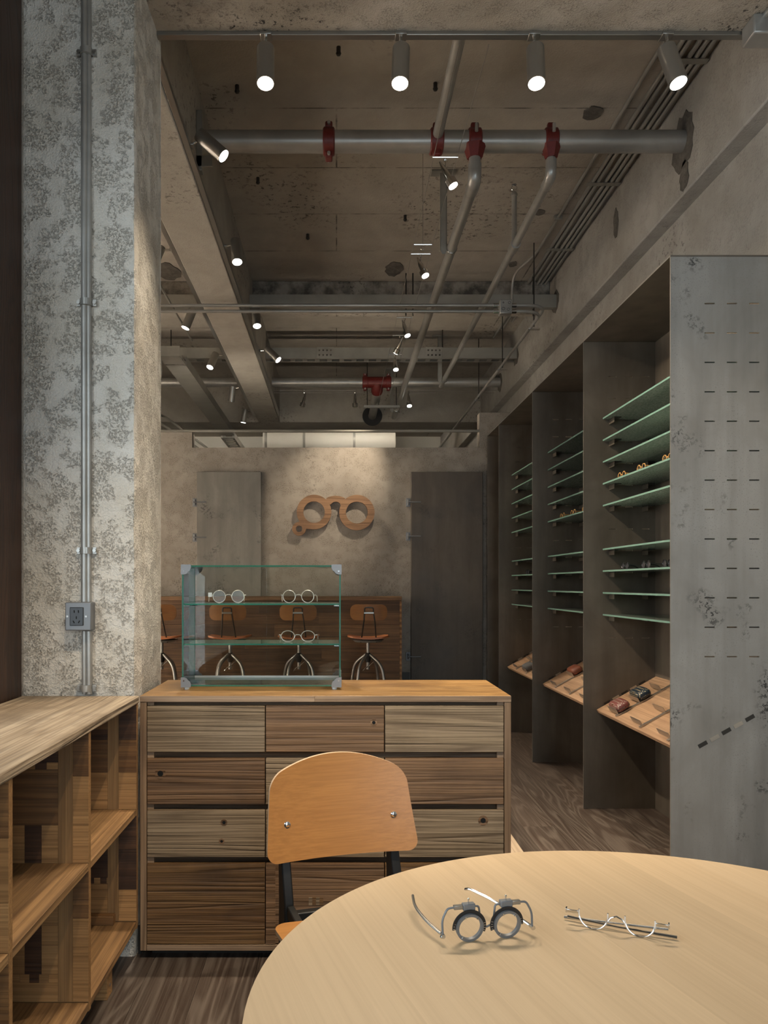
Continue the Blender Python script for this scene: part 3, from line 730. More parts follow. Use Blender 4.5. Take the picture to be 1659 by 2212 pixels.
# --- double conduit with junction box, bending back along the right wall
ZD = 3.36; DD = 5.73
for k, dz in enumerate((0.0, -0.044)):
    xr = 1.575+0.0*k
    pts = [(-4.0, DD, ZD+dz), (xr-0.03*k, DD, ZD+dz), (xr-0.03*k, DD+0.25, ZD+dz-0.0)]
    p2 = fillet([(-4.0, DD, ZD+dz), (1.57-0.032*k, DD, ZD+dz), (1.57-0.032*k, 12.5, ZD-0.012-0.02*k)], 0.16, 8)
    o = MB().tube(p2, 0.0125, 12).build('conduit', M['galv']); tag(o, ('upper' if k == 0 else 'lower')+' of the two shiny conduits crossing the ceiling to the junction box', 'conduit')
t = thing('junction_box', 'square steel junction box on the two shiny conduits', 'box', (1.255, DD, ZD-0.08))
MB().box(1.21, 1.30, DD-0.045, DD+0.025, ZD-0.075, ZD+0.03).build('box_body', M['galv'], t, bevel=0.006)
for (x_, z_, r_) in ((1.235, ZD-0.04, 0.012), (1.272, ZD-0.045, 0.010), (1.28, ZD+0.005, 0.010), (1.235, ZD+0.005, 0.006)): MB().ring((x_, DD-0.046, z_), (0,1,0), r_, r_-0.002, 0.002, 20).build('knockout', M['dark'], t)
for s in (-1, 1):
    for dz in (0, -0.044):
        MB().cyl((1.255+s*0.045, DD, ZD+dz), (1.255+s*0.085, DD, ZD+dz), 0.016, 12).build('connector', M['chrome'], t)
for k, y in enumerate((6.05, 7.2, 8.4)):
    t = thing('conduit_hanger', ['nearest','middle','farthest'][k]+' threaded rod hanger on the conduits along the right wall', 'hanger', (1.555, y, ZC), group='conduit hangers')
    MB().cyl((1.555, y, ZD-0.05), (1.555, y, ZC-0.002), 0.005, 8).build('rod', M['dark'], t)
    MB().box(1.51, 1.60, y-0.012, y+0.012, ZD-0.075, ZD-0.065).build('saddle', M['chrome'], t)

# --- steel channel across the ceiling
t = thing('steel_channel', 'grey steel channel spanning the ceiling behind the two conduits', 'channel', (0, 6.62, 3.66))
MB().box(-4.0, XRB-0.002, 6.60, 6.605, 3.66, 3.77).box(-4.0, XRB-0.002, 6.605, 6.66, 3.66, 3.665).box(-4.0, XRB-0.002, 6.605, 6.66, 3.765, 3.77).build('channel', M['tray'], t)
for x in (-1.9, 0.60, 0.66, 1.70): MB().cyl((x, 6.64, 3.60), (x, 6.64, ZC-0.002), 0.006, 8).build('rod', M['dark'], t)

# --- cable tray further back
t = thing('cable_tray', 'slotted zinc cable tray crossing behind the long beam', 'tray', (0, 8.1, 3.62))
MB().box(-4.0, XRB-0.002, 8.05, 8.055, 3.65, 3.76).box(-4.0, XRB-0.002, 8.2, 8.205, 3.65, 3.76).build('tray_side', M['tray'], t)
mb = MB(); x = -4.0
while x < XRB-0.1:
    mb.box(x, x+0.05, 8.055, 8.2, 3.65, 3.653); x += 0.13
mb.box(-4.0, XRB-0.002, 8.055, 8.09, 3.648, 3.65).box(-4.0, XRB-0.002, 8.165, 8.2, 3.648, 3.65)
mb.build('tray_rungs', M['edge'], t, kind='stuff')
for x0 in (-0.21, 0.93):
    p = MB().box(x0, x0+0.18, 8.046, 8.05, 3.645, 3.765).build('splice_plate', M['tray'], t, bevel=0.002)
    for q in range(4):
        for z in (3.68, 3.73): MB().cyl((x0+0.03+q*0.04, 8.04, z), (x0+0.03+q*0.04, 8.047, z), 0.009, 8).build('bolt', M['chrome'], p)
for x in (-1.75, 1.12): MB().cyl((x, 8.12, 3.65), (x, 8.12, ZC-0.002), 0.006, 8).build('rod', M['dark'], t)

# --- far sprinkler pipe with a red tee
t = thing('sprinkler_main_pipe', 'far galvanised sprinkler pipe with a red tee above the partition', 'pipe', (0, 8.9, 3.62))
MB().cyl((-4.0, 8.9, 3.62), (XRB-0.002, 8.9, 3.62), 0.054, 30).build('pipe', M['galv'], t)
coupling(t, 0.33, 8.9, 3.62, 0.056); coupling(t, 0.60, 8.9, 3.62, 0.056)
MB().cyl((0.33, 8.9, 3.62), (0.60, 8.9, 3.62), 0.064, 30).build('tee_body', M['red'], t)
MB().tube([(0.47,8.9,3.62),(0.47,8.95,3.53),(0.47,8.97,3.51)], [0.07,0.07,0.06], 24).build('tee_branch', M['red'], t)
MB().tube([(0.47,8.96,3.52),(0.47,9.25,3.49),(0.47,10.09,3.49)], 0.052, 24).build('branch_pipe', M['galvy'], t)
MB().ring((0.47,10.085,3.49),(0,1,0),0.13,0.054,0.012,30).build('wall_collar', M['rubber'], t)
t = thing('pipe_trapeze', 'small steel trapeze under the red tee of the far pipe', 'bracket', (0.52, 9.0, 3.36))
MB().box(0.32, 0.74, 8.98, 9.02, 3.345, 3.375).build('bar', M['tray'], t, bevel=0.002)
for x in (0.36, 0.70): MB().cyl((x, 9.0, 3.34), (x, 9.0, ZC-0.002), 0.005, 8).build('rod', M['dark'], t)

# --- cable lights
def cable_head(label, bar_c, axis, direction, lit=True, power=P_CAB, size=0.7, hw=0.062, group='cable spotlights', sc=1.0):
    c = Vector(bar_c); a = Vector(axis); d = Vector(direction).normalized()
    t = thing('cable_spotlight', label, 'lamp', c, group=group)
    MB().cyl(c-a*hw, c+a*hw, 0.004, 8).build('bar', M['chrome'], t)
    MB().cyl(c, c-V(0,0,0.07)*sc, 0.003, 8).sph(c-V(0,0,0.012), 0.009, 8).build('stem', M['chrome'], t)
    p = c-V(0,0,0.07)*sc
    MB().tube([p-d*0.06*sc, p-d*0.02*sc, p, p+d*0.045*sc, p+d*0.05*sc, p+d*0.085*sc], [0.004*sc,0.012*sc,0.016*sc,0.016*sc,0.027*sc,0.027*sc], 16).build('lamp_head', M['chrome'], t)
    MB().cyl(p+d*0.0855*sc, p+d*0.0875*sc, 0.023*sc, 16).build('lens', M['lens_on'] if lit else M['lens_dim'], t)
    if lit: spot_lamp(t, 'halogen_bulb', p+d*0.097*sc, d, power, size, 0.9, WARM, 0.012)
    return t
XWL, XWR, ZW = 0.475, 0.590, 3.37
for x, lb in ((XWL, 'left'), (XWR, 'right')):
    o = MB().cyl((x, 2.975, ZW), (x, 9.35, ZW), 0.0018, 6).build('cable', M['wire']); tag(o, lb+' low-voltage wire running back under the ceiling', 'cable')
xm = (XWL+XWR)/2
heads = [(3.76, 'nearest cable spotlight below the main sprinkler pipe', (0.42,-0.12,-0.85), 1.2), (4.86, 'second nearest cable spotlight in front of the patched ceiling', (0.30,-0.25,-0.85), 1.0),
         (6.02, 'third cable spotlight just below the double conduits', (0.25,-0.25,-0.9), 1.0), (6.98, 'farthest cable spotlight in front of the cable tray', (0.05,-0.35,-0.9), 1.0)]
for y, lb, d, pw in heads: cable_head(lb, (xm, y, ZW), (1,0,0), d, True, P_CAB*pw, 0.9)
o = MB().cyl((xm, 4.74, ZW-0.002), (xm, 4.74, ZC-0.002), 0.0018, 6).build('suspension_wire', M['wire']); tag(o, 'thin vertical wire holding the low-voltage cables', 'wire')
o = MB().cyl((XWL, 4.74, ZW+0.006), (XWR, 4.74, ZW+0.006), 0.004, 8).tube(arc_pts((xm,4.74,ZW-0.016),(1,0,0),(0,0,1),0.012,0,2*PI,14)[:-1],0.002,6,closed=True).build('cable_spacer', M['chrome']); tag(o, 'small spacer bar between the low-voltage wires', 'spacer')
# cross cable near the far beam
ZX = 3.575
for dy in (0, 0.11):
    o = MB().cyl((-0.745, 9.1+dy, ZX), (XRB-0.002, 9.1+dy, ZX), 0.0022, 6).build('cable', M['wire']); tag(o, ('nearer' if dy == 0 else 'farther')+' low-voltage wire crossing in front of the far beam', 'cable')
cable_head('leftmost unlit cable spotlight on the cross wire', (-0.385, 9.155, ZX), (0,1,0), (-0.25,-0.1,-0.95), False, group='cable spotlights on the cross wire', sc=1.2)
cable_head('middle unlit cable spotlight on the cross wire', (0.22, 9.155, ZX), (0,1,0), (0,-0.1,-0.95), False, group='cable spotlights on the cross wire', sc=1.2)
cable_head('lit rightmost cable spotlight on the cross wire', (0.86, 9.155, ZX), (0,1,0), (0.05,-0.35,-0.9), True, P_CAB*0.6, 0.9, group='cable spotlights on the cross wire', sc=1.2)
# wall washer for the sign: a cable lamp hung off the wires
t = cable_head('cable spotlight aimed at the spectacles sign', (xm, 6.45, ZW), (1,0,0), V(0.0,7.25,2.16)-V(xm,6.45,3.25), True, P_CAB*2.2, 0.85)

# --- services left of the long beam
t = thing('cable_tray', 'long zinc cable tray running back on the left', 'tray', (-1.5, 7.6, 3.3))
mb = MB(); p0 = V(-1.50, 7.2, 3.33); p1 = V(-1.50, 10.7, 3.33)
mb.box(-1.60, -1.41, 7.2, 10.6, 3.33, 3.335).box(-1.415, -1.41, 7.2, 10.6, 3.335, 3.42).box(-1.60, -1.595, 7.2, 10.6, 3.335, 3.42)
mb.build('tray_body', M['tray'], t)
MB().box(-1.60, -1.41, 6.9, 7.16, 3.33, 3.335).box(-1.60,-1.41,6.9,6.905,3.335,3.42).build('tray_end', M['tray'], t)
t = thing('cable_ladder', 'pale slotted ladder continuing the left cable tray', 'ladder', (-1.5, 10.7, 3.3))
MB().box(-1.60,-1.57,10.62,13.6,3.30,3.38).box(-1.44,-1.41,10.62,13.6,3.30,3.38).build('side_rail', M['white'], t)
for k in range(22): MB().box(-1.57,-1.44,10.66+k*0.13,10.72+k*0.13,3.31,3.33).build('rung', M['white'], t)
t = thing('sprinkler_branch_pipe', 'thin grey branch pipe with sprinkler drop on the left', 'pipe', (-1.9, 5.5, 3.42))
MB().tube([(-1.62, 4.4, 3.44), (-1.62, 8.05, 3.44)], 0.024, 18).build('pipe', M['tray'], t)
MB().cyl((-1.62, 8.0, 3.44), (-1.62, 8.0, 3.66), 0.022, 14).build('riser', M['tray'], t)
o = MB().cyl((-1.30, 3.032, 3.51), (-1.30, 6.9, 3.47), 0.009, 10).build('conduit', M['tray']); tag(o, 'thin rod-like conduit left of the long beam', 'conduit')
t = thing('conduit', 'bent grey conduit rising from the left tray', 'conduit', (-1.9, 8.6, 3.2))
MB().tube(fillet([(-1.77,7.75,3.60),(-1.77,7.75,3.28),(-2.3,7.75,3.20),(-3.9,7.75,3.20)], 0.24, 8), 0.014, 12).build('tube', M['galv'], t)
t = thing('conduit', 'pair of shiny conduits curving towards the far room on the left', 'conduit', (-2.2, 9.0, 3.2))
MB().tube(fillet([(-3.9,8.6,3.20),(-2.15,8.6,3.20),(-1.78,13.9,3.26)], 0.5, 8), 0.016, 12).build('tube', M['chrome'], t)
MB().tube(fillet([(-3.9,8.7,3.26),(-2.05,8.7,3.26),(-1.70,13.9,3.26)], 0.5, 8), 0.016, 12).build('tube', M['chrome'], t)
t = thing('air_duct', 'fat pale duct curving into the far room on the left', 'duct', (-2.5, 9.6, 3.0))
MB().tube(fillet([(-3.95,9.6,3.06),(-2.35,9.6,3.06),(-2.15,13.95,3.12)], 0.9, 10), 0.13, 24).build('duct_tube', M['white'], t)
t = thing('air_duct', 'wide pale round duct crossing the far room', 'duct', (-0.5, 12.2, 3.5))
MB().cyl((-1.25, 13.2, 3.74), (1.0, 13.2, 3.74), 0.20, 30).build('duct_tube', M['white'], t)
for x in (-1.2, -0.55, 0.3): MB().tube([(x-0.02,13.2,3.74),(x+0.02,13.2,3.74)], 0.207, 30).build('duct_collar', M['tray'], t)
o = MB().cyl((-1.95, 7.6, 2.9), (-1.95, 7.6, ZC-0.002), 0.005, 8).build('threaded_rod', M['dark']); tag(o, 'thin dark threaded rod beside the plaster column', 'rod')

# boxes at the top right
t = thing('junction_box', 'steel junction box at the top right corner with a conduit', 'box', (1.60, 2.93, 3.30))
MB().box(1.555, 1.66, 2.86, 2.95, 3.335, ZB-0.001).build('box_body', M['galv'], t, bevel=0.006)
MB().tube(fillet([(1.595,2.87,3.40),(1.60,2.80,3.395),(1.625,2.60,ZB-0.02),(1.625,1.9,ZB-0.02)],0.05), 0.0115, 12).build('conduit_stub', M['galv'], t)
o = MB().box(1.672, 1.75, 2.87, 2.95, 3.33, ZB-0.001).build('junction_box', M['galv'], bevel=0.006); tag(o, 'second steel junction box cut by the right edge of the picture', 'box')

# conduit and socket on the column
t = thing('wall_conduit', 'pair of steel conduits clipped to the plaster column', 'conduit', (-0.85, 2.62, 0.9))
MB().cyl((-0.862, 2.626, 1.2195), (-0.862, 2.626, 3.90), 0.0115, 14).build('tube', M['galv'], t)
MB().cyl((-0.848, 2.630, 1.2195), (-0.848, 2.630, 3.90), 0.009, 12).build('tube', M['galv'], t)
MB().cyl((-0.862, 2.626, 0.905), (-0.862, 2.626, 1.12), 0.0085, 12).build('tube', M['galv'], t)
MB().cyl((-0.846, 2.626, 0.905), (-0.846, 2.626, 1.12), 0.0105, 12).build('tube', M['galv'], t)
for z in (3.10, 2.243, 1.395, 0.925):
    c = MB().box(-0.888, -0.822, 2.628, 2.635, z-0.011, z+0.011).tube([(-0.856,2.6265,z-0.011),(-0.856,2.6265,z+0.011)], 0.021, 18).build('clip', M['galv'], t)
    for x in (-0.883, -0.828): MB().cyl((x, 2.622, z), (x, 2.630, z), 0.006, 10).build('screw', M['lampsteel'], c)
t = thing('wall_socket', 'square grey steel socket box with black outlet on the column', 'socket', (-0.865, 2.62, 1.16))
sx0, sx1, sz0, sz1 = -0.914, -0.827, 1.124, 1.219
MB().box(sx0, sx1, 2.585, 2.634, sz0, sz1).build('box_body', M['grey'], t, bevel=0.003)
cx = (sx0+sx1)/2-0.004; cz = (sz0+sz1)/2
MB().box(cx-0.023, cx+0.023, 2.581, 2.586, cz-0.031, cz+0.031).build('outlet', M['socket'], t, bevel=0.002)
for (dx, dz, a) in ((-0.007,0.017,0.12),(0.007,0.017,0.12),(0,-0.004,0),(-0.009,-0.018,0.5),(0.009,-0.018,-0.5)):
    MB().obox((cx+dx,2.5808,cz+dz),(0.0016*math.cos(a),0,0.0016*math.sin(a)),(0,0.0006,0),(-0.0045*math.sin(a),0,0.0045*math.cos(a))).build('slot', M['hole'], t)
for s in (-1, 1): MB().cyl((cx+s*0.0315,2.5835,cz),(cx+s*0.0315,2.586,cz),0.0035,10).build('screw', M['lampsteel'], t)

# ================================================================== chest of drawers
CX0, CX1, CY0, CY1 = -0.670, 0.5946, 2.617, 3.05
t = thing('chest_of_drawers', 'wide reclaimed wood chest of drawers carrying the glass case', 'chest', ((CX0+CX1)/2, (CY0+CY1)/2, 0))
MB().box(CX0, CX1, CY0, CY1, 0.879, 0.90).build('top', [M['top_wood']], t, bevel=0.002)
MB().box(CX0+0.0, -0.075, CY0-0.0025, CY0-0.0002, 0.8795, 0.8992).build('edge_board', M['frame_woodx'], t)
MB().box(-0.074, CX1, CY0-0.0025, CY0-0.0002, 0.8795, 0.8992).build('edge_board', M['frame_woodx'], t)
MB().box(CX0, CX0+0.022, CY0, CY1, 0.03, 0.8785).build('side_panel', M['frame_wood'], t, bevel=0.002)
MB().box(CX1-0.022, CX1, CY0, CY1, 0.03, 0.8785).build('side_panel', M['frame_wood'], t, bevel=0.002)
MB().box(CX0+0.0225, CX1-0.0225, CY0, CY1, 0.03, 0.0505).build('bottom_rail', M['frame_woodx'], t, bevel=0.002)
MB().box(CX0+0.0225, CX1-0.0225, CY1-0.02, CY1, 0.051, 0.8785).build('back_panel', M['rail_wood'], t)
MB().box(CX0+0.03, CX1-0.03, CY0+0.05, CY1-0.05, 0.0, 0.0295).build('plinth', M['dark'], t)
cols = ((-0.6465, -0.2445), (-0.2415, 0.1625), (0.1655, 0.5705))
rowsz = ((0.707, 0.865), (0.529, 0.685), (0.348, 0.509), (0.053, 0.326))
for z0, z1 in ((0.8655, 0.8785), (0.6855, 0.7065), (0.5095, 0.5285), (0.3265, 0.3475)):
    MB().box(CX0+0.0225, CX1-0.0225, CY0+0.030, CY0+0.05, z0-0.012, z1+0.0).build('rail', M['rail_wood'], t)
    for xa in (CX0+0.023, CX1-0.045):
        MB().box(xa, xa+0.022, CY0+0.012, CY0+0.0295, z0, z1).build('rail_block', M['frame_woodx'], t)
kinds = (('dr_grey','dr_brown','dr_grey'), ('dr_brown','dr_grey','dr_brown'), ('dr_grey','dr_grey','dr_grey'), ('dr_amber','dr_brown','dr_amber'))
knots = {(0,1): ((0.127, 0.808, 0.006),), (1,0): ((-0.601, 0.634, 0.010),), (2,0): ((-0.384, 0.467, 0.006), (-0.392, 0.403, 0.005)), (2,2): ((0.500, 0.474, 0.009),)}
ro_ = ((0,1,-1),(1,0,1),(-1,1,0),(0,1,-1))
for r, (z0, z1) in enumerate(rowsz):
    for c, (x0, x1) in enumerate(cols):
        d = MB().box(x0, x1, CY0+0.003, CY0+0.024, z0, z1).build('drawer', M[kinds[r][c]], t, bevel=0.002)
        for (kx, kz, kr) in knots.get((r, c), ()):
            k_ = MB().ring((kx, CY0+0.0027, kz), (0,1,0), kr*1.9, kr, 0.0012, 20).build('knot', M['dr_brown'], d)
            MB().cyl((kx, CY0+0.0022, kz), (kx, CY0+0.0030, kz), kr, 12).build('knot_hole', M['hole'], d)
        if (r, c) == (3, 1):
            for za, zb in ((0.277, 0.3255), (0.125, 0.276), (0.0535, 0.124)):
                MB().box(x0+0.0005, x0+0.033, CY0+0.0015, CY0+0.003, za, zb).build('end_piece', M['dr_brown'], d)
            for q, mt in enumerate(('dr_grey', 'dr_amber', 'dr_grey', 'dr_amber')):
                xq = -0.095+q*0.0125; MB().box(xq, xq+0.012, CY0+0.0015, CY0+0.003, 0.185, 0.212).build('key_inlay', M[mt], d)
        if r == 3 and c == 0: MB().box(x0+0.0005, x1-0.0005, CY0+0.002, CY0+0.003, 0.0535, 0.19).build('lower_board', M['dr_amber'], d)

# pale board on the floor behind the chest
o = MB().box(0.56, 0.885, 3.10, 3.93, 0.001, 0.016).build('floor_board', M['palefloor'], bevel=0.003); tag(o, 'pale timber board lying on the dark floor behind the chest', 'board')

# ================================================================== low open shelf under the window
SX0, SX1 = -1.07, -0.675
t = thing('open_shelf', 'low open shelf of reclaimed wood under the side window', 'shelf', (-0.87, 1.6, 0))
MB().box(SX0, SX1+0.004, 0.55, 2.612, 0.877, 0.90).build('top', M['sh_top'], t, bevel=0.0025)
ys = (2.590, 2.090, 1.580, 1.070, 0.560)
TH = 0.021
for k, y in enumerate(ys):
    p = MB().box(SX0, SX1, y+0.003, y+TH, 0.115, 0.8765).build('upright', M['sh_light'], t, bevel=0.001)
    xs0, xs1 = ((-0.772, -0.735) if k == 0 else (-0.758, -0.718))
    def bd(x0, x1, z0, z1, mt): MB().box(x0+0.0003, x1-0.0003, y, y+0.0029, z0+0.0003, z1-0.0003).build('board', M[mt], p)
    bd(xs0, xs1, 0.144, 0.8765, 'sh_vert')
    if k == 0:
        for za, zb, mt in ((0.755,0.8765,'sh_dark'),(0.645,0.755,'sh_mid'),(0.521,0.645,'sh_light'),(0.385,0.499,'sh_dark'),(0.25,0.385,'sh_dark'),(0.144,0.25,'sh_light')): bd(xs1, SX1, za, zb, mt)
        for za, zb, mt in ((0.79,0.8765,'sh_mid'),(0.755,0.79,'sh_dark'),(0.645,0.755,'sh_mid'),(0.521,0.645,'sh_light'),(0.29,0.499,'sh_dark'),(0.144,0.27,'sh_light')): bd(SX0, xs0, za, zb, mt)
        for q in range(14): bd(SX0+0.021*q, SX0+0.021*(q+1), 0.27, 0.29, 'sh_dark' if q % 2 else 'sh_light')
    else:
        for za, zb, mt in ((0.757,0.8765,'sh_mid'),(0.624,0.757,'sh_light'),(0.521,0.624,'sh_light'),(0.37,0.499,'sh_mid'),(0.144,0.37,'sh_light')): bd(xs1, SX1, za, zb, mt)
        bx0, bx1 = -0.849, -0.803
        for za, zb, mt in ((0.795,0.8765,'sh_dark'),(0.760,0.776,'sh_mid'),(0.624,0.760,'sh_mid')): bd(SX0, xs0, za, zb, mt)
        for q in range(10): bd(SX0+0.0312*q, SX0+0.0312*(q+1), 0.776, 0.795, 'sh_light' if q % 2 else 'sh_dark')
        bd(SX0, bx0, 0.521, 0.624, 'sh_light'); bd(bx0, bx1, 0.521, 0.624, 'sh_dark'); bd(bx1, xs0, 0.521, 0.624, 'sh_light')
        bd(SX0, xs0, 0.441, 0.499, 'sh_mid'); bd(SX0, xs0, 0.352, 0.441, 'sh_light')
        bd(SX0, bx0, 0.218, 0.352, 'sh_light'); bd(bx0, bx1, 0.218, 0.352, 'sh_dark'); bd(bx1, xs0, 0.218, 0.352, 'sh_light')
        for q in range(12): bd(SX0+0.026*q, SX0+0.026*(q+1), 0.195, 0.218, 'sh_dark' if q % 3 == 0 else 'sh_light')
        bd(SX0, xs0, 0.144, 0.195, 'sh_light')
    if k < 4:
        y0 = ys[k+1]+TH+0.0005; y1 = y-0.0005
        for z, nm in ((0.50, 'shelf_board'), (0.121, 'shelf_board')):
            xm_ = SX0+(SX1-SX0)*(0.52 if z > 0.3 else 0.45)
            MB().box(SX0, xm_-0.0004, y0, y1, z, z+0.0205).build(nm, M['sh_long'], t, bevel=0.001)
            MB().box(xm_+0.0004, SX1, y0, y1, z, z+0.0205).build(nm, M['sh_long'], t, bevel=0.001)
        MB().box(SX0, SX0+0.012, y0, y1, 0.1425, 0.876).build('back_board', M['sh_mid'], t)
MB().box(SX0+0.013, -0.745, 2.560, 2.589, 0.1425, 0.172).build('cleat', M['sh_mid'], t, bevel=0.001)
for y in (2.36, 1.55, 0.75):
    f = MB().box(-0.745, -0.705, y, y+0.055, 0.0, 0.1145).build('foot', M['sh_light'], t, bevel=0.002)
    for z in (0.035, 0.085): MB().cyl((-0.7055, y+0.028, z), (-0.703, y+0.028, z), 0.006, 10).build('bolt', M['chrome'], f)
    MB().box(SX0+0.02, SX0+0.06, y, y+0.055, 0.0, 0.1145).build('foot', M['sh_light'], t, bevel=0.002)

# ================================================================== round table
TC = (0.472, 0.968); TR = 0.5885; TZ = 0.74; TROT = 0.285
t = thing('round_table', 'pale round oak table in the foreground', 'table', (TC[0], TC[1], 0), TROT)
nS = 10; wS = 2*TR/nS
for k in range(nS):
    u0 = -TR+wS*k; u1 = u0+wS
    pts = []
    m_ = 14
    for q in range(m_+1):
        u = u0+(u1-u0)*q/m_; pts.append((u, -math.sqrt(max(0, TR*TR-u*u)), TZ-0.024))
    for q in range(m_+1):
        u = u1-(u1-u0)*q/m_; pts.append((u, math.sqrt(max(0, TR*TR-u*u)), TZ-0.024))
    cl_ = []
    for p_ in pts:
        if not cl_ or (Vector(p_)-Vector(cl_[-1])).length > 1e-4: cl_.append(p_)
    if (Vector(cl_[0])-Vector(cl_[-1])).length < 1e-4: cl_.pop()
    MB().prism(cl_, (0,0,0.024)).build('tabletop_stave', M['table'], t, local=True)
MB().tube([(0,0,TZ-0.05),(0,0,TZ-0.0245)], 0.42, 40).build('apron', M['table'], t, local=True)
for a in range(4):
    an = PI/4+a*PI/2; c_, s_ = math.cos(an), math.sin(an)
    MB().tube([(0.33*c_,0.33*s_,TZ-0.051),(0.42*c_,0.42*s_,0.0)], [0.028,0.018], 16).build('leg', M['table'], t, local=True)

# ================================================================== chair
t = thing('dining_chair', 'orange oak plywood chair with black steel legs at the round table', 'chair', (0.075, 1.889, 0), 0.285)
def back_f(x, z):
    w = 0.214-(z/0.285)*0.026
    a = abs(x)-w; b_ = -z; c_ = z-(0.272-1.45*x*x)
    r = 0.032
    q = [a+r, b_+r, c_+r]
    v = [max(0, k) for k in q]
    return math.sqrt(sum(k*k for k in v))+min(max(q), 0)-r
def bendback(p):
    x, y, z = p
    yy = y+0.205+z*0.22-0.55*x*x+0.022*math.sin((z/0.285)*PI)*0.3
    return V(x, yy, z*0.975+0.545)
mb = sdf_prism(back_f, -0.23, 0.23, -0.01, 0.30, 92, 62, 0.011); mb.xf(bendback)
mb.m = [1 if False else 0 for _ in mb.f]
nf_ = len(mb.f)
# side walls are the last faces: give them the ply edge
walls_n = sum(1 for f in mb.f if len(f) == 4 and abs(mb.v[f[0]][1]-mb.v[f[1]][1]) > 0.008)
for i_, f in enumerate(mb.f):
    if len(f) == 4 and abs((Vector(mb.v[f[0]])-Vector(mb.v[f[1]])).length-0.011) < 2e-4 and abs(mb.v[f[0]][0]-mb.v[f[1]][0]) < 1e-5 and abs(mb.v[f[0]][2]-mb.v[f[1]][2]) < 1e-5: mb.m[i_] = 1
bk = mb.build('backrest', [M['seat'], M['ply']], t, local=True)
for s in (-1, 1):
    x, z = s*0.152, 0.095 if s > 0 else 0.093
    p = bendback(V(x, 0, z)); MB().sph((p.x, p.y-0.001, p.z), 0.010, 12, (1, 0.45, 1)).build('bolt', M['chrome'], bk, local=True)
# seat
def seat_f(x, z):
    w = 0.230-0.03*(z/0.40)
    r = 0.04; q = [abs(x)-w+r, -z+r, z-0.40+r]; v = [max(0, k) for k in q]
    return math.sqrt(sum(k*k for k in v))+min(max(q), 0)-r
mb = sdf_prism(seat_f, -0.24, 0.24, -0.01, 0.41, 44, 42, 0.011)
mb.xf(lambda p: V(-p.x, 0.045-p.z, 0.440+p.y+0.010*(p.z/0.4)+0.05*(p.x*p.x)))
mb.f = [f[::-1] for f in mb.f]
mb.f = [f[::-1] for f in mb.f]
for i_, f in enumerate(mb.f): mb.m[i_] = 1 if len(f) == 4 and abs(abs(mb.v[f[0]][2]-mb.v[f[1]][2])-0.011) < 1e-4 and abs(mb.v[f[0]][0]-mb.v[f[1]][0]) < 1e-5 and abs(mb.v[f[0]][1]-mb.v[f[1]][1]) < 1e-5 else 0
mb.build('seat', [M['seat'], M['ply']], t, local=True)
for s in (-1, 1):
    x0 = s*0.155-0.013
    MB().prism([(x0,0.272,0.69),(x0,0.252,0.69),(x0,0.226,0.56),(x0,0.180,0.44),(x0,0.180,0.40),(x0,0.240,0.0),(x0,0.265,0.0),(x0,0.252,0.42),(x0,0.256,0.52)], (0.026,0,0)).build('rear_leg', M['black'], t, local=True, bevel=0.004)
    MB().tube([(s*0.165,-0.30,0.0),(s*0.155,-0.27,0.43)], [0.011,0.013], 14).build('front_leg', M['black'], t, local=True)
    MB().box(s*0.152-0.01, s*0.152+0.01, -0.28, 0.178, 0.405, 0.435).build('seat_rail', M['black'], t, local=True, bevel=0.003)
MB().box(-0.142, 0.142, 0.150, 0.175, 0.40, 0.425).build('cross_rail', M['black'], t, local=True, bevel=0.003)

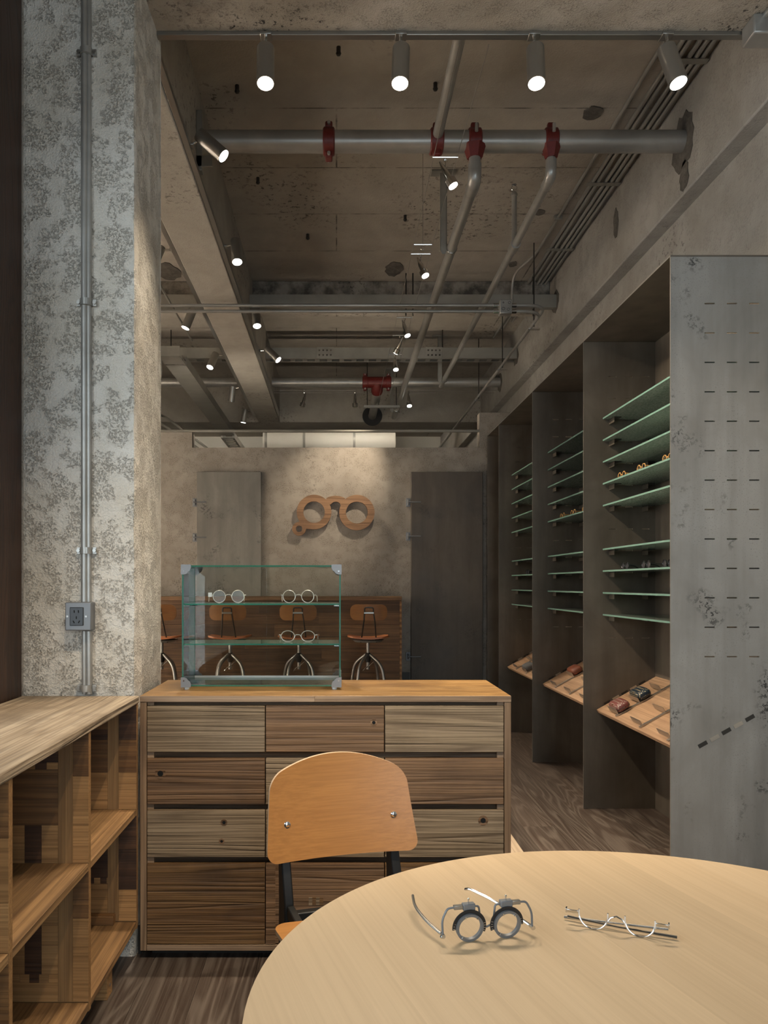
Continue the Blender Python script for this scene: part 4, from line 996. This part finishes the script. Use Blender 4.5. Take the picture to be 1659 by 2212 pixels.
# ================================================================== spectacles on the table
def on_table(name, label, loc, rz): return thing(name, label, 'glasses', loc, rz)
t = on_table('trial_frame', 'grey optician trial frame with black degree scales on the table', (0.2306, 1.166, TZ), 0.20)
nrm = V(0, 1, 0.10).normalized()
for s in (-1, 1):
    x = s*0.0302; c = V(x, 0, 0.0218)
    r_ = MB().ring(c, nrm, 0.0216, 0.0176, 0.006, 44).build('lens_ring', M['grey'], t, local=True)
    MB().ring(c+V(0,0.0015,0), -nrm, 0.0268, 0.0217, 0.0016, 36, -0.12, PI+0.35, (1,0,0)).xf(lambda p: V(2*x-p.x, p.y, p.z) if s < 0 else p).build('degree_scale', M['paper_black'], r_, local=True)
    for q in range(24):
        a = -0.05+(PI+0.3)*q/23
        if s < 0: a = PI-a
        d_ = V(math.cos(a), 0, math.sin(a)); pc = c+d_*0.0244
        w_ = V(-math.sin(a), 0, math.cos(a))
        MB().obox(pc+V(0,0.0004,0), w_*0.0003, V(0,0.0003,0), d_*0.0012 if q % 2 else d_*0.0018).build('tick', M['tick'], r_, local=True)
    for a in (0.9, 2.0, 3.9):
        d_ = V(math.cos(a), 0, math.sin(a)); MB().cyl(c+d_*0.0165-V(0,0.004,0), c+d_*0.020-V(0,0.0045,0), 0.0012, 8).build('lens_clip', M['chrome'], r_, local=True)
    zb = 0.0505
    MB().box(x-0.0095, x+0.0095, 0.0, 0.010, zb-0.004, zb+0.006).build('carriage', M['grey'], t, local=True, bevel=0.0012)
    MB().cyl((x, 0.005, zb+0.006), (x, 0.005, zb+0.011), 0.0011, 8).sph((x, 0.005, zb+0.012), 0.0019, 10).build('set_screw', M['chrome'], t, local=True)
    MB().box(x+s*0.0095-(0.014 if s < 0 else 0), x+s*0.0095+(0.014 if s > 0 else 0), 0.002, 0.009, zb-0.002, zb+0.004).build('slide_bar', M['lampsteel'], t, local=True, bevel=0.0008)
    xe = x+s*0.0235
    MB().tube(fillet([(xe,0.005,zb+0.001),(xe+s*0.010,0.005,zb+0.0005),(xe+s*0.019,0.004,zb-0.016),(xe+s*0.0185,0.002,0.013)], 0.008, 5), 0.0017, 10).build('end_arm', M['grey'], t, local=True)
    MB().tube(fillet([(x-s*0.008,0.006,zb),(x-s*0.017,0.006,zb),(x-s*0.020,0.006,0.022),(0,0.007,0.017)], 0.006, 5), 0.0016, 10).build('bridge_wire', M['grey'], t, local=True)
    hx = xe+s*0.0185
    MB().cyl((hx,-0.002,0.012), (hx,0.008,0.012), 0.0032, 10).sph((hx+s*0.002,0.001,0.011), 0.003, 8).build('hinge', M['chrome'], t, local=True)
    tip = V(-0.078, 0.135, 0.020) if s < 0 else V(0.012, 0.128, 0.026)
    st = V(hx, 0.008, 0.012)
    if s < 0: path = [st, st.lerp(tip, 0.3)+V(-0.010,0,0.002), st.lerp(tip, 0.65)+V(-0.013,0,0.004), tip]
    else: path = [st, st.lerp(tip, 0.5)+V(0,0,0.008), tip+V(0.004,-0.01,0.004), tip]
    MB().tube(fillet(path, 0.03, 4), 0.0024, 8).build('temple', M['chrome'] if s > 0 else M['lampsteel'], t, local=True)
t = on_table('half_rim_frame', 'chrome half-rim spectacles frame lying folded on the table', (0.432, 1.186, TZ), -0.40)
for s in (-1, 1):
    x = s*0.034; R_ = 0.0215
    pts = [(x-R_, 0.0, 0.0285)]+[(x+R_*math.cos(a), 0.0, 0.0228+R_*math.sin(a)) for a in [PI+PI*q/16 for q in range(17)]]+[(x+R_, 0.0, 0.0285)]
    MB().tube([V(p[0], p[1]+p[2]*0.1, p[2]) for p in pts], 0.0013, 8).build('half_rim', M['chrome'], t, local=True)
    xo = x+s*(R_+0.001)
    MB().box(min(xo, xo+s*0.017), max(xo, xo+s*0.017), 0.001, 0.003, 0.021, 0.026).build('end_piece', M['chrome'], t, local=True, bevel=0.0006)
    MB().box(min(xo+s*0.017, xo+s*0.0195), max(xo+s*0.017, xo+s*0.0195), 0.001, 0.009, 0.020, 0.027).build('hinge', M['chrome'], t, local=True, bevel=0.0006)
MB().tube([(-0.0125,0.002,0.016),(-0.008,0.002,0.0225),(0,0.002,0.026),(0.008,0.002,0.0225),(0.0125,0.002,0.016)], 0.0014, 8).build('bridge', M['chrome'], t, local=True)
MB().tube([(-0.074,0.012,0.010),(0.0,0.012,0.006),(0.086,0.014,0.004)], [0.0022,0.0014,0.0026], 8).build('temple', M['chrome'], t, local=True)
MB().tube([(0.074,0.009,0.016),(0.0,0.018,0.009),(-0.08,0.022,0.004)], [0.0022,0.0014,0.0024], 8).build('temple', M['chrome'], t, local=True)

# ================================================================== glass display case on the chest
GX0, GX1, GY0, GY1, GZ0, GZ1 = -0.557, 0.015, 2.765, 3.0, 0.912, 1.348
t = thing('display_case', 'glass countertop display case with grey metal corners on the chest', 'display case', ((GX0+GX1)/2, (GY0+GY1)/2, 0.90))
def pane(name, x0, x1, y0, y1, z0, z1, parent=t, mats=None):
    dims = (x1-x0, y1-y0, z1-z0); thin = dims.index(min(dims))
    mb = MB().box(x0, x1, y0, y1, z0, z1)
    thinaxis = {0: (3, 5), 1: (2, 4), 2: (0, 1)}[thin]
    mb.m = [0 if i in thinaxis else 1 for i in range(6)]
    return mb.build(name, mats or [M['pane'], M['gedge']], parent, smooth=0)
g = 0.005
pane('front_pane', GX0, GX1, GY0, GY0+g, GZ0, GZ1)
pane('side_pane', GX0, GX0+g, GY0+g+0.0004, GY1, GZ0, GZ1-g-0.0004)
pane('side_pane', GX1-g, GX1, GY0+g+0.0004, GY1, GZ0, GZ1-g-0.0004)
pane('top_pane', GX0, GX1, GY0+g+0.0004, GY1, GZ1-g, GZ1)
pane('bottom_pane', GX0+g+0.0004, GX1-g-0.0004, GY0+g+0.0004, GY1, GZ0, GZ0+g)
pane('sliding_pane', GX0+g+0.001, -0.262, GY1-0.008, GY1-0.004, GZ0+g+0.001, GZ1-g-0.002)
pane('sliding_pane', -0.272, GX1-g-0.001, GY1-0.014, GY1-0.010, GZ0+g+0.001, GZ1-g-0.002)
MB().box(GX0+g+0.001, GX1-g-0.001, GY1-0.019, GY1-0.0145, GZ0+g+0.0005, GZ0+g+0.008).build('slide_track', M['clear_plastic'], t)
for z in (1.205, 1.060):
    pane('glass_shelf', GX0+g+0.001, GX1-g-0.001, GY0+0.012, GY1-0.03, z, z+g)
    for x in (GX0+g+0.001, GX1-g-0.019):
        for y in (GY0+0.02, GY1-0.06): MB().cyl((x, y, z-0.004), (x+0.018, y, z-0.004), 0.0035, 10).build('shelf_pin', M['chrome'], t)
def scallop(x, z):
    # plate with a scalloped inner edge; the corner is at the origin, plate in the +x +z quadrant
    d = max(-x, -z, x-0.036, z-0.036)
    cut = min(math.hypot(x-0.037, z-0.037)-0.016, math.hypot(x-0.020, z-0.041)-0.008, math.hypot(x-0.041, z-0.020)-0.008)
    return max(d, -cut)
for sx, x in ((1, GX0-0.003), (-1, GX1+0.003)):
    for sz, z in ((1, GZ0-0.003), (-1, GZ1+0.003)):
        for sy, y in ((1, GY0-0.0035), (-1, GY1+0.0015)):
            mb = sdf_prism(scallop, -0.002, 0.040, -0.002, 0.040, 34, 34, 0.002).xf(lambda p: V(x+sx*p.x, y+p.y, z+sz*p.z))
            if sx*sz < 0: mb.f = [f[::-1] for f in mb.f]
            cb = mb.build('corner_bracket', M['grey'], t)
            if sy > 0: MB().cyl((x+sx*0.010, y-0.001, z+sz*0.024), (x+sx*0.010, y, z+sz*0.024), 0.003, 10).build('screw', M['chrome'], cb)
            MB().box(min(x,x+sx*0.002), max(x,x+sx*0.002), min(y+0.0015,y+sy*0.030), max(y+0.0015,y+sy*0.030), min(z,z+sz*0.034), max(z,z+sz*0.034)).build('bracket_flange', M['grey'], cb)
for x in (GX0+0.016, GX1-0.022):
    for y in (GY0+0.014, GY1-0.014): MB().tube([(x,y,0.9002),(x,y,0.9115)], [0.0085,0.010], 16).build('foot', M['clear_plastic'], t)

def spectacles(name, label, loc, rz, frame, lens, r=0.0228, pd=0.069, wire=0.0014, sq=1.0, fold=None, group=None, tagcard=False, thick=None, cat='glasses', small=False):
    t = thing(name, label, cat, loc, rz, group)
    nseg = 20 if small else 36
    for s in (-1, 1):
        c = V(s*pd/2, 0, r*sq+wire)
        pts = [c+V(r*math.cos(a), 0, r*sq*math.sin(a)) for a in [2*PI*q/nseg for q in range(nseg)]]
        MB().tube(pts, thick or wire, 8, closed=True).build('rim', frame, t, local=True)
        me = MB(); me.add([c+V((r-wire*0.5)*math.cos(2*PI*q/nseg), 0, (r-wire*0.5)*sq*math.sin(2*PI*q/nseg)) for q in range(nseg)], [list(range(nseg))]); me.build('lens', lens, t, local=True)
        hx = s*(pd/2+r+0.006)
        MB().tube([(s*(pd/2+r),0,r*sq*1.25),(hx,0.001,r*sq*1.3)], wire*1.3, 8).build('end_piece', frame, t, local=True)
        tx = s*(pd/2+r+0.010)
        MB().tube(fillet([(hx,0.001,r*sq*1.3),(tx,0.075,r*sq*1.1),(tx,0.10,0.004)], 0.02, 4), wire*(1.2 if not thick else 1.6), 8).build('temple', frame, t, local=True)
        if not small: MB().sph((s*0.011, 0.004, r*sq*1.1), 0.0032, 8, (0.6,0.5,1)).build('nose_pad', M['clear_plastic'], t, local=True)
    MB().tube([(-pd/2+r,0,r*sq*1.2),(-0.004,-0.001,r*sq*1.36),(0.004,-0.001,r*sq*1.36),(pd/2-r,0,r*sq*1.2)], thick or wire*1.1, 8).build('bridge', frame, t, local=True)
    if tagcard: MB().box(-pd/2-r-0.018, -pd/2-r-0.004, -0.0015, -0.0005, r*1.0, r*1.0+0.016).build('price_tag', M['whitecard'], t, local=True)
    return t
spectacles('spectacles', 'round silver spectacles with a white tag on the upper glass shelf', (-0.402, 2.86, 1.2102), 0.22, M['silver'], M['lens'], tagcard=True, group='spectacles in the display case')
spectacles('spectacles', 'round silver spectacles at the right of the upper glass shelf', (-0.142, 2.86, 1.2102), 0.0, M['silver'], M['lens'], group='spectacles in the display case')
spectacles('spectacles', 'oval silver spectacles on the lower glass shelf', (-0.144, 2.86, 1.0652), 0.0, M['silver'], M['lens'], r=0.025, sq=0.80, pd=0.075, group='spectacles in the display case')

# ================================================================== spectacles sign
S = 1/228.8
def cpx(x, y): return ((x-727)*S, CAM_H+(1262-y)*S)
def sign_f(x, z):
    px = 727+x/S; py = 1262-(z-CAM_H)/S
    def circ(cx, cy, r): return math.hypot(px-cx, py-cy)-r
    A = circ(678.7, 1107, 37.2); B = circ(770.6, 1108, 38.0); Cc = circ(646.7, 1143, 14.8)
    bridge = max(circ(725, 1113, 41), px-745, 705-px, py-1090.5)
    bridge = max(bridge, -max(circ(725.5, 1096, 11.5), 0 if False else -1e3))
    neck = max(664-px-20, px-684, 1131-py, py-1143.2)
    neck = max(655-px, px-682, 1130-py, py-1143.3)
    sol = min(A, B, Cc, bridge, neck)
    hole = min(circ(678.7, 1107, 23.0), circ(770.6, 1108, 23.4), circ(646.7, 1143, 6.9))
    return max(sol, -hole)*S
x0, z0 = cpx(628, 1162); x1, z1 = cpx(812, 1064)
mb = sdf_prism(sign_f, x0, x1, z0, z1, 190, 104, 0.024)
mb.xf(lambda p: V(p.x, p.y+DBACK-0.042, p.z))
t = thing('spectacles_sign', 'wooden spectacles logo with a small ring mounted on the plaster partition', 'sign', (0, DBACK, 1.88))
mb.build('cutout', M['sign'], t)
for (x, z) in (cpx(648, 1090), cpx(800, 1090), cpx(725, 1082)): MB().cyl((x, DBACK-0.018, z), (x, DBACK-0.0005, z), 0.008, 8).build('standoff', M['dark'], t)

# ================================================================== bar against the partition
BX1, BY0, BZ = 0.585, 6.88, 1.17
t = thing('bar_counter', 'tall dark bar of old planks below the spectacles sign', 'counter', (-1.7, 7.0, 0))
MB().box(-3.9, BX1, BY0-0.004, 7.19, BZ-0.036, BZ).build('top', M['bar_top'], t, bevel=0.002)
MB().box(-3.9, BX1-0.002, BY0+0.02, 7.19, 0.0, BZ-0.0365).build('carcass', M['rail_wood'], t)
z = BZ-0.037; r_ = 0; rg = random.Random(5)
while z > 0.02:
    h = 0.108; za = max(0.002, z-h); x = BX1-0.020
    while x > -2.6:
        L = 0.7+rg.random()*0.9; xa = max(-2.6, x-L)
        MB().box(xa+0.0008, x-0.0008, BY0+rg.random()*0.002, BY0+0.0195, za+0.0008, z-0.0008).build('plank', M['bar'], t)
        x = xa
    z = za
mb = MB()
for q in range(48): mb.mat(q % 2).box(BX1-0.0195, BX1-0.001, BY0, BY0+0.0195, 0.002+q*0.0235, 0.002+(q+1)*0.0235-0.0004)
mb.build('finger_joint', [M['sh_light'], M['sh_mid']], t, kind='stuff')

# ================================================================== bar stools
def make_stool(loc, label):
    t = thing('bar_stool', label, 'stool', loc, 0, 'bar stools in front of the bar')
    mb = sdf_prism(rrect(0, 0, 0.153, 0.066, 0.05), -0.17, 0.17, -0.08, 0.08, 40, 20, 0.011)
    mb.xf(lambda p: V(p.x, -0.165+p.y+0.75*p.x*p.x-0.10*p.z, 1.047+p.z)).build('backrest', M['stool'], t, local=True)
    pts = [(-0.062,-0.09,0.795),(-0.040,-0.185,0.98),(-0.036,-0.190,1.055),(-0.036,-0.195,1.088),(0.036,-0.195,1.088),(0.036,-0.190,1.055),(0.048,-0.185,0.98),(0.066,-0.09,0.795)]
    MB().tube(fillet(pts, 0.018, 4), 0.0055, 8).build('back_wire', M['dark'], t, local=True)
    MB().box(-0.042, 0.042, -0.198, -0.180, 1.036, 1.052).build('clamp', M['lampsteel'], t, local=True, bevel=0.003)
    mb = sdf_prism(rrect(0, 0, 0.173, 0.165, 0.075), -0.19, 0.19, -0.18, 0.18, 28, 28, 0.014)
    mb.xf(lambda p: V(p.x, p.z, 0.815+p.y+0.7*p.x*p.x+0.45*max(0, -p.z)*0.1)).build('seat', M['stool_seat'], t, local=True)
    MB().tube([(0,0,0.793),(0,0,0.812)], [0.11,0.135], 24).build('seat_plate', M['tray'], t, local=True)
    MB().cyl((0,0,0.56), (0,0,0.793), 0.0135, 16).build('post', M['lampsteel'], t, local=True)
    MB().tube([(0,0,0.62),(0,0,0.635),(0,0,0.69),(0,0,0.70)], [0.016,0.024,0.026,0.018], 18).build('hub', M['dark'], t, local=True)
    for a in range(4):
        an = PI/4+a*PI/2+0.18; c_, s_ = math.cos(an), math.sin(an)
        MB().tube(fillet([(0.02*c_,0.02*s_,0.685),(0.135*c_,0.135*s_,0.605),(0.165*c_,0.165*s_,0.45),(0.215*c_,0.215*s_,0.0)], 0.06, 5), 0.0125, 12).build('leg', M['lampsteel'], t, local=True)
    MB().tube(arc_pts((0,0,0.27),(1,0,0),(0,1,0),0.185,0,2*PI,32)[:-1], 0.008, 8, closed=True).build('foot_ring', M['lampsteel'], t, local=True)
    MB().tube([(0.05,-0.03,0.63),(0.0,-0.035,0.585),(-0.02,-0.036,0.578),(-0.045,-0.036,0.55)], 0.004, 6).build('lever', M['chrome'], t, local=True)
    return t
st0 = make_stool((0.266, 6.50, 0), 'bar stool farthest right, clear of the glass case')
for x, lb in ((-0.318, 'bar stool seen through the right half of the glass case'), (-0.900, 'bar stool seen through the left half of the glass case'), (-1.478, 'bar stool partly hidden by the plaster column')):
    copy_tree(st0, (x, 6.50, 0), label=lb)

# ================================================================== steel shelving along the right wall
UX0, UX1, UZ = 1.407, 1.822, 2.667
D0, BAY = 3.236, 1.14
DV = [D0+BAY*k for k in range(4)]
DEND = 7.16
SLX = (1.572, 1.666, 1.760); SLZ = [2.466-0.124*k for k in range(13)]
SHELF_ROWS = [2, 3, 4, 5, 6, 8, 9, 10, 11]
t = thing('steel_shelving', 'tall raw steel shelving with green glass shelves along the right wall', 'shelving', (1.6, D0, 0))
def holed_panel(y0, y1):
    xb = [UX0]; 
    for x in SLX: xb += [x-0.0215, x+0.0215]
    xb.append(UX1)
    zb = [0.002]
    for z in SLZ[::-1]: zb += [z-0.0062, z-0.0005]
    zb.append(UZ-0.007)
    mb = MB(); nx, nz = len(xb), len(zb)
    for j in range(nz):
        for i in range(nx): mb.v.append((xb[i], y0, zb[j]))
    for j in range(nz):
        for i in range(nx): mb.v.append((xb[i], y1, zb[j]))
    o_ = nx*nz
    def idx(i, j): return j*nx+i
    hole = lambda i, j: i % 2 == 1 and j % 2 == 1 and 0 <= i < nx-1 and 0 <= j < nz-1
    def addf(f, m): mb.f.append(f); mb.m.append(m)
    for j in range(nz-1):
        for i in range(nx-1):
            if hole(i, j):
                a, b, c, d = idx(i,j), idx(i+1,j), idx(i+1,j+1), idx(i,j+1)
                for p, q in ((a,b),(b,c),(c,d),(d,a)): addf([p, o_+p, o_+q, q][::-1], 1)
            else:
                f = [idx(i,j), idx(i+1,j), idx(i+1,j+1), idx(i,j+1)]
                addf(f, 0); addf([o_+q for q in f][::-1], 0)
    for i in range(nx-1):
        a, b = idx(i,0), idx(i+1,0); addf([a, o_+a, o_+b, b], 0)
        a, b = idx(i,nz-1), idx(i+1,nz-1); addf([b, o_+b, o_+a, a], 0)
    for j in range(nz-1):
        a, b = idx(0,j), idx(0,j+1); addf([b, o_+b, o_+a, a], 1)
        a, b = idx(nx-1,j), idx(nx-1,j+1); addf([a, o_+a, o_+b, b], 0)
    return mb
SL = math.atan2(0.185, 0.33); cs, sn = math.cos(SL), math.sin(SL)
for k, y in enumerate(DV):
    p = holed_panel(y, y+0.006).build('divider', [M['cabinet_daylit'] if k == 0 else M['cabinet'], M['edge']], t, smooth=0)
    for q in range(5):
        x = 1.543+0.0497*q; z = 0.605+0.0278*q
        MB().obox((x, y-0.0012 if q % 2 else y-0.0004, z), V(cs,0,sn)*0.0205, V(0,0.0012 if q % 2 else 0.0004,0), V(-sn,0,cs)*0.0085).build('tenon' if q % 2 else 'tenon_slot', M['edge'] if q % 2 else M['dark'], p)
MB().box(UX0, UX1, DEND, DEND+0.006, 0.002, UZ-0.007).build('end_panel', M['cabinet'], t)
MB().box(UX0, UX1, D0, DEND+0.006, UZ-0.006, UZ).build('top_panel', M['cabinet'], t)
MB().box(UX0-0.0008, UX0-0.0001, D0, DEND+0.006, UZ-0.006, UZ).build('top_edge', M['edge'], t)
DVE = DV+[DEND]
for k in range(4):
    ya, yb = DVE[k]+0.0065, DVE[k+1]-0.0005
    MB().box(UX1-0.006, UX1, ya, yb, 0.002, UZ-0.0075).build('back_panel', M['cabinet'], t)
    if k == 3: continue
    for r in SHELF_ROWS:
        z = SLZ[r]
        mb = MB().box(1.515, UX1-0.012, ya+0.004, yb-0.004, z, z+0.009); mb.m = [0, 0, 1, 1, 1, 1]
        mb.build('glass_shelf', [M['gshelf'], M['gfront']], t, smooth=0)
        for x in (SLX[0], SLX[2]):
            for (y0, y1, yl) in ((yb-0.085, yb, yb-0.085), (ya, ya+0.085, ya+0.085)):
                b_ = MB().box(x-0.020, x+0.020, y0, y1, z-0.0045, z-0.0012).build('shelf_bracket', M['dark'], t)
                MB().box(x-0.0205, x-0.0185, y0+0.0005, y1-0.0005, z-0.030, z-0.0046).build('bracket_web', M['cabinet'], b_)
    # sloping display board with metal stops
    bx, bz = 1.478, 0.566; L = 0.395
    def on(s, y, n): return V(bx+cs*s-sn*n, y, bz+sn*s+cs*n)
    brd = MB().obox(on(L/2, (ya+yb)/2, -0.011), V(cs,0,sn)*(L/2-0.001), V(0,(yb-ya)/2-0.004,0), V(-sn,0,cs)*0.011).build('display_board', M['tray_wood'], t, bevel=0.003)
    for off in (0.28, 0.60, 0.92):
        y = DVE[k+1]-off
        MB().obox(on(0.20, y, 0.0035), V(cs,0,sn)*0.185, V(0,0.010,0), V(-sn,0,cs)*0.003).build('strip', M['edge'], brd)
        for s in (0.030, 0.160, 0.290):
            st_ = MB().obox(on(s, y+0.052, 0.0215), V(cs,0,sn)*0.0011, V(0,0.064,0), V(-sn,0,cs)*0.0145).build('stop', M['edge'], brd)
            MB().obox(on(s+0.012, y-0.004, 0.0078), V(cs,0,sn)*0.011, V(0,0.0095,0), V(-sn,0,cs)*0.0011).build('stop_flange', M['edge'], st_)

# spectacle cases on the boards
def spec_case(label, k, off, s, mat, gold=True, sc=1.0):
    y = DVE[k+1]-off+0.052
    c = V(1.478+cs*(s+0.043)-sn*0.0315, y, 0.566+sn*(s+0.043)+cs*0.0315)
    t = thing('spectacle_case', label, 'case', (c.x, c.y, c.z-0.03), group='spectacle cases on the sloping boards')
    mb = MB(); n = 28; h = 14
    def sp(v, e): return math.copysign(abs(v)**e, v)
    for i in range(h+1):
        ph = -PI/2+PI*i/h
        for j in range(n):
            th = 2*PI*j/n
            a = sp(math.cos(ph), 0.6)*sp(math.cos(th), 0.45); b_ = sp(math.cos(ph), 0.6)*sp(math.sin(th), 0.5); d = sp(math.sin(ph), 0.75)
            q = V(cs,0,sn)*(a*0.041*sc)+V(0,1,0)*(b_*0.074*sc)+V(-sn,0,cs)*(d*0.0255*sc*(1-0.12*a))
            mb.v.append(tuple(c+q))
    for i in range(h):
        for j in range(n):
            j2 = (j+1) % n; mb.f.append([i*n+j, i*n+j2, (i+1)*n+j2, (i+1)*n+j]); mb.m.append(0)
    mb.build('shell', mat, t, smooth=1.2)
    ring_pts = []
    for j in range(40):
        th = 2*PI*j/40; ring_pts.append(c+V(cs,0,sn)*(sp(math.cos(th),0.45)*0.0412*sc)+V(0,1,0)*(sp(math.sin(th),0.5)*0.0742*sc)-V(-sn,0,cs)*0.003)
    MB().tube(ring_pts, 0.0009, 6, closed=True).build('zip_seam', M['blackleather'], t)
    if gold:
        p = c-V(cs,0,sn)*0.034*sc+V(0,-0.012,0)+V(-sn,0,cs)*0.0205*sc
        nn = (V(-sn,0,cs)*1.0-V(cs,0,sn)*0.55).normalized(); uu = V(cs,0,sn)*1.0; uu = (uu-nn*uu.dot(nn)).normalized()
        MB().obox(p, uu*0.0045, V(0,0.0045,0), nn*0.0012).build('gold_mark', M['gold'], t)
    return t
spec_case('maroon dotted spectacle case at the low end of the nearest board', 0, 0.28, 0.030, M['maroon'])
spec_case('navy dotted spectacle case behind the maroon one', 0, 0.28, 0.160, M['navy'])
spec_case('brown leather spectacle case on the middle board', 1, 0.28, 0.160, M['brownleather'], False)
spec_case('black spectacle case at the top of the middle board', 1, 0.28, 0.290, M['blackleather'], False)
spec_case('grey felt spectacle case on the farthest board', 2, 0.60, 0.030, M['greyfelt'], False)

# spectacles on the green shelves
def shelf_specs(label, y, row, frame, lens, thick, group):
    z = SLZ[row]+0.0095
    spectacles('spectacles', label, (1.56, y, z), -PI/2, frame, lens, r=0.021, pd=0.062, wire=0.0015, sq=0.86, thick=thick, group=group, small=True)
for y, lb in ((4.20, 'amber spectacles at the far end of the fourth shelf in the nearest bay'), (3.93, 'amber spectacles in the middle of the fourth shelf in the nearest bay'), (3.62, 'amber spectacles on the fourth shelf in the nearest bay, by the steel panel')):
    shelf_specs(lb, y, 5, M['amber'], M['lens'], 0.0024, 'amber spectacles in the nearest bay')
for y, lb in ((4.15, 'black spectacles at the far end of a low shelf in the nearest bay'), (3.87, 'black spectacles in the middle of a low shelf in the nearest bay'), (3.62, 'black spectacles on a low shelf in the nearest bay, by the steel panel')):
    shelf_specs(lb, y, 9, M['blackac'], M['dlens'], 0.0030, 'black spectacles in the nearest bay')
for y, lb in ((5.30, 'amber spectacles at the far end of a shelf in the middle bay'), (5.06, 'amber spectacles in the middle of a shelf in the middle bay'), (4.82, 'amber spectacles in the middle bay, next to the divider')):
    shelf_specs(lb, y, 6, M['amber'], M['lens'], 0.0024, 'amber spectacles in the middle bay')
shelf_specs('black spectacles on a shelf in the farthest bay', 6.27, 9, M['blackac'], M['dlens'], 0.0030, None)
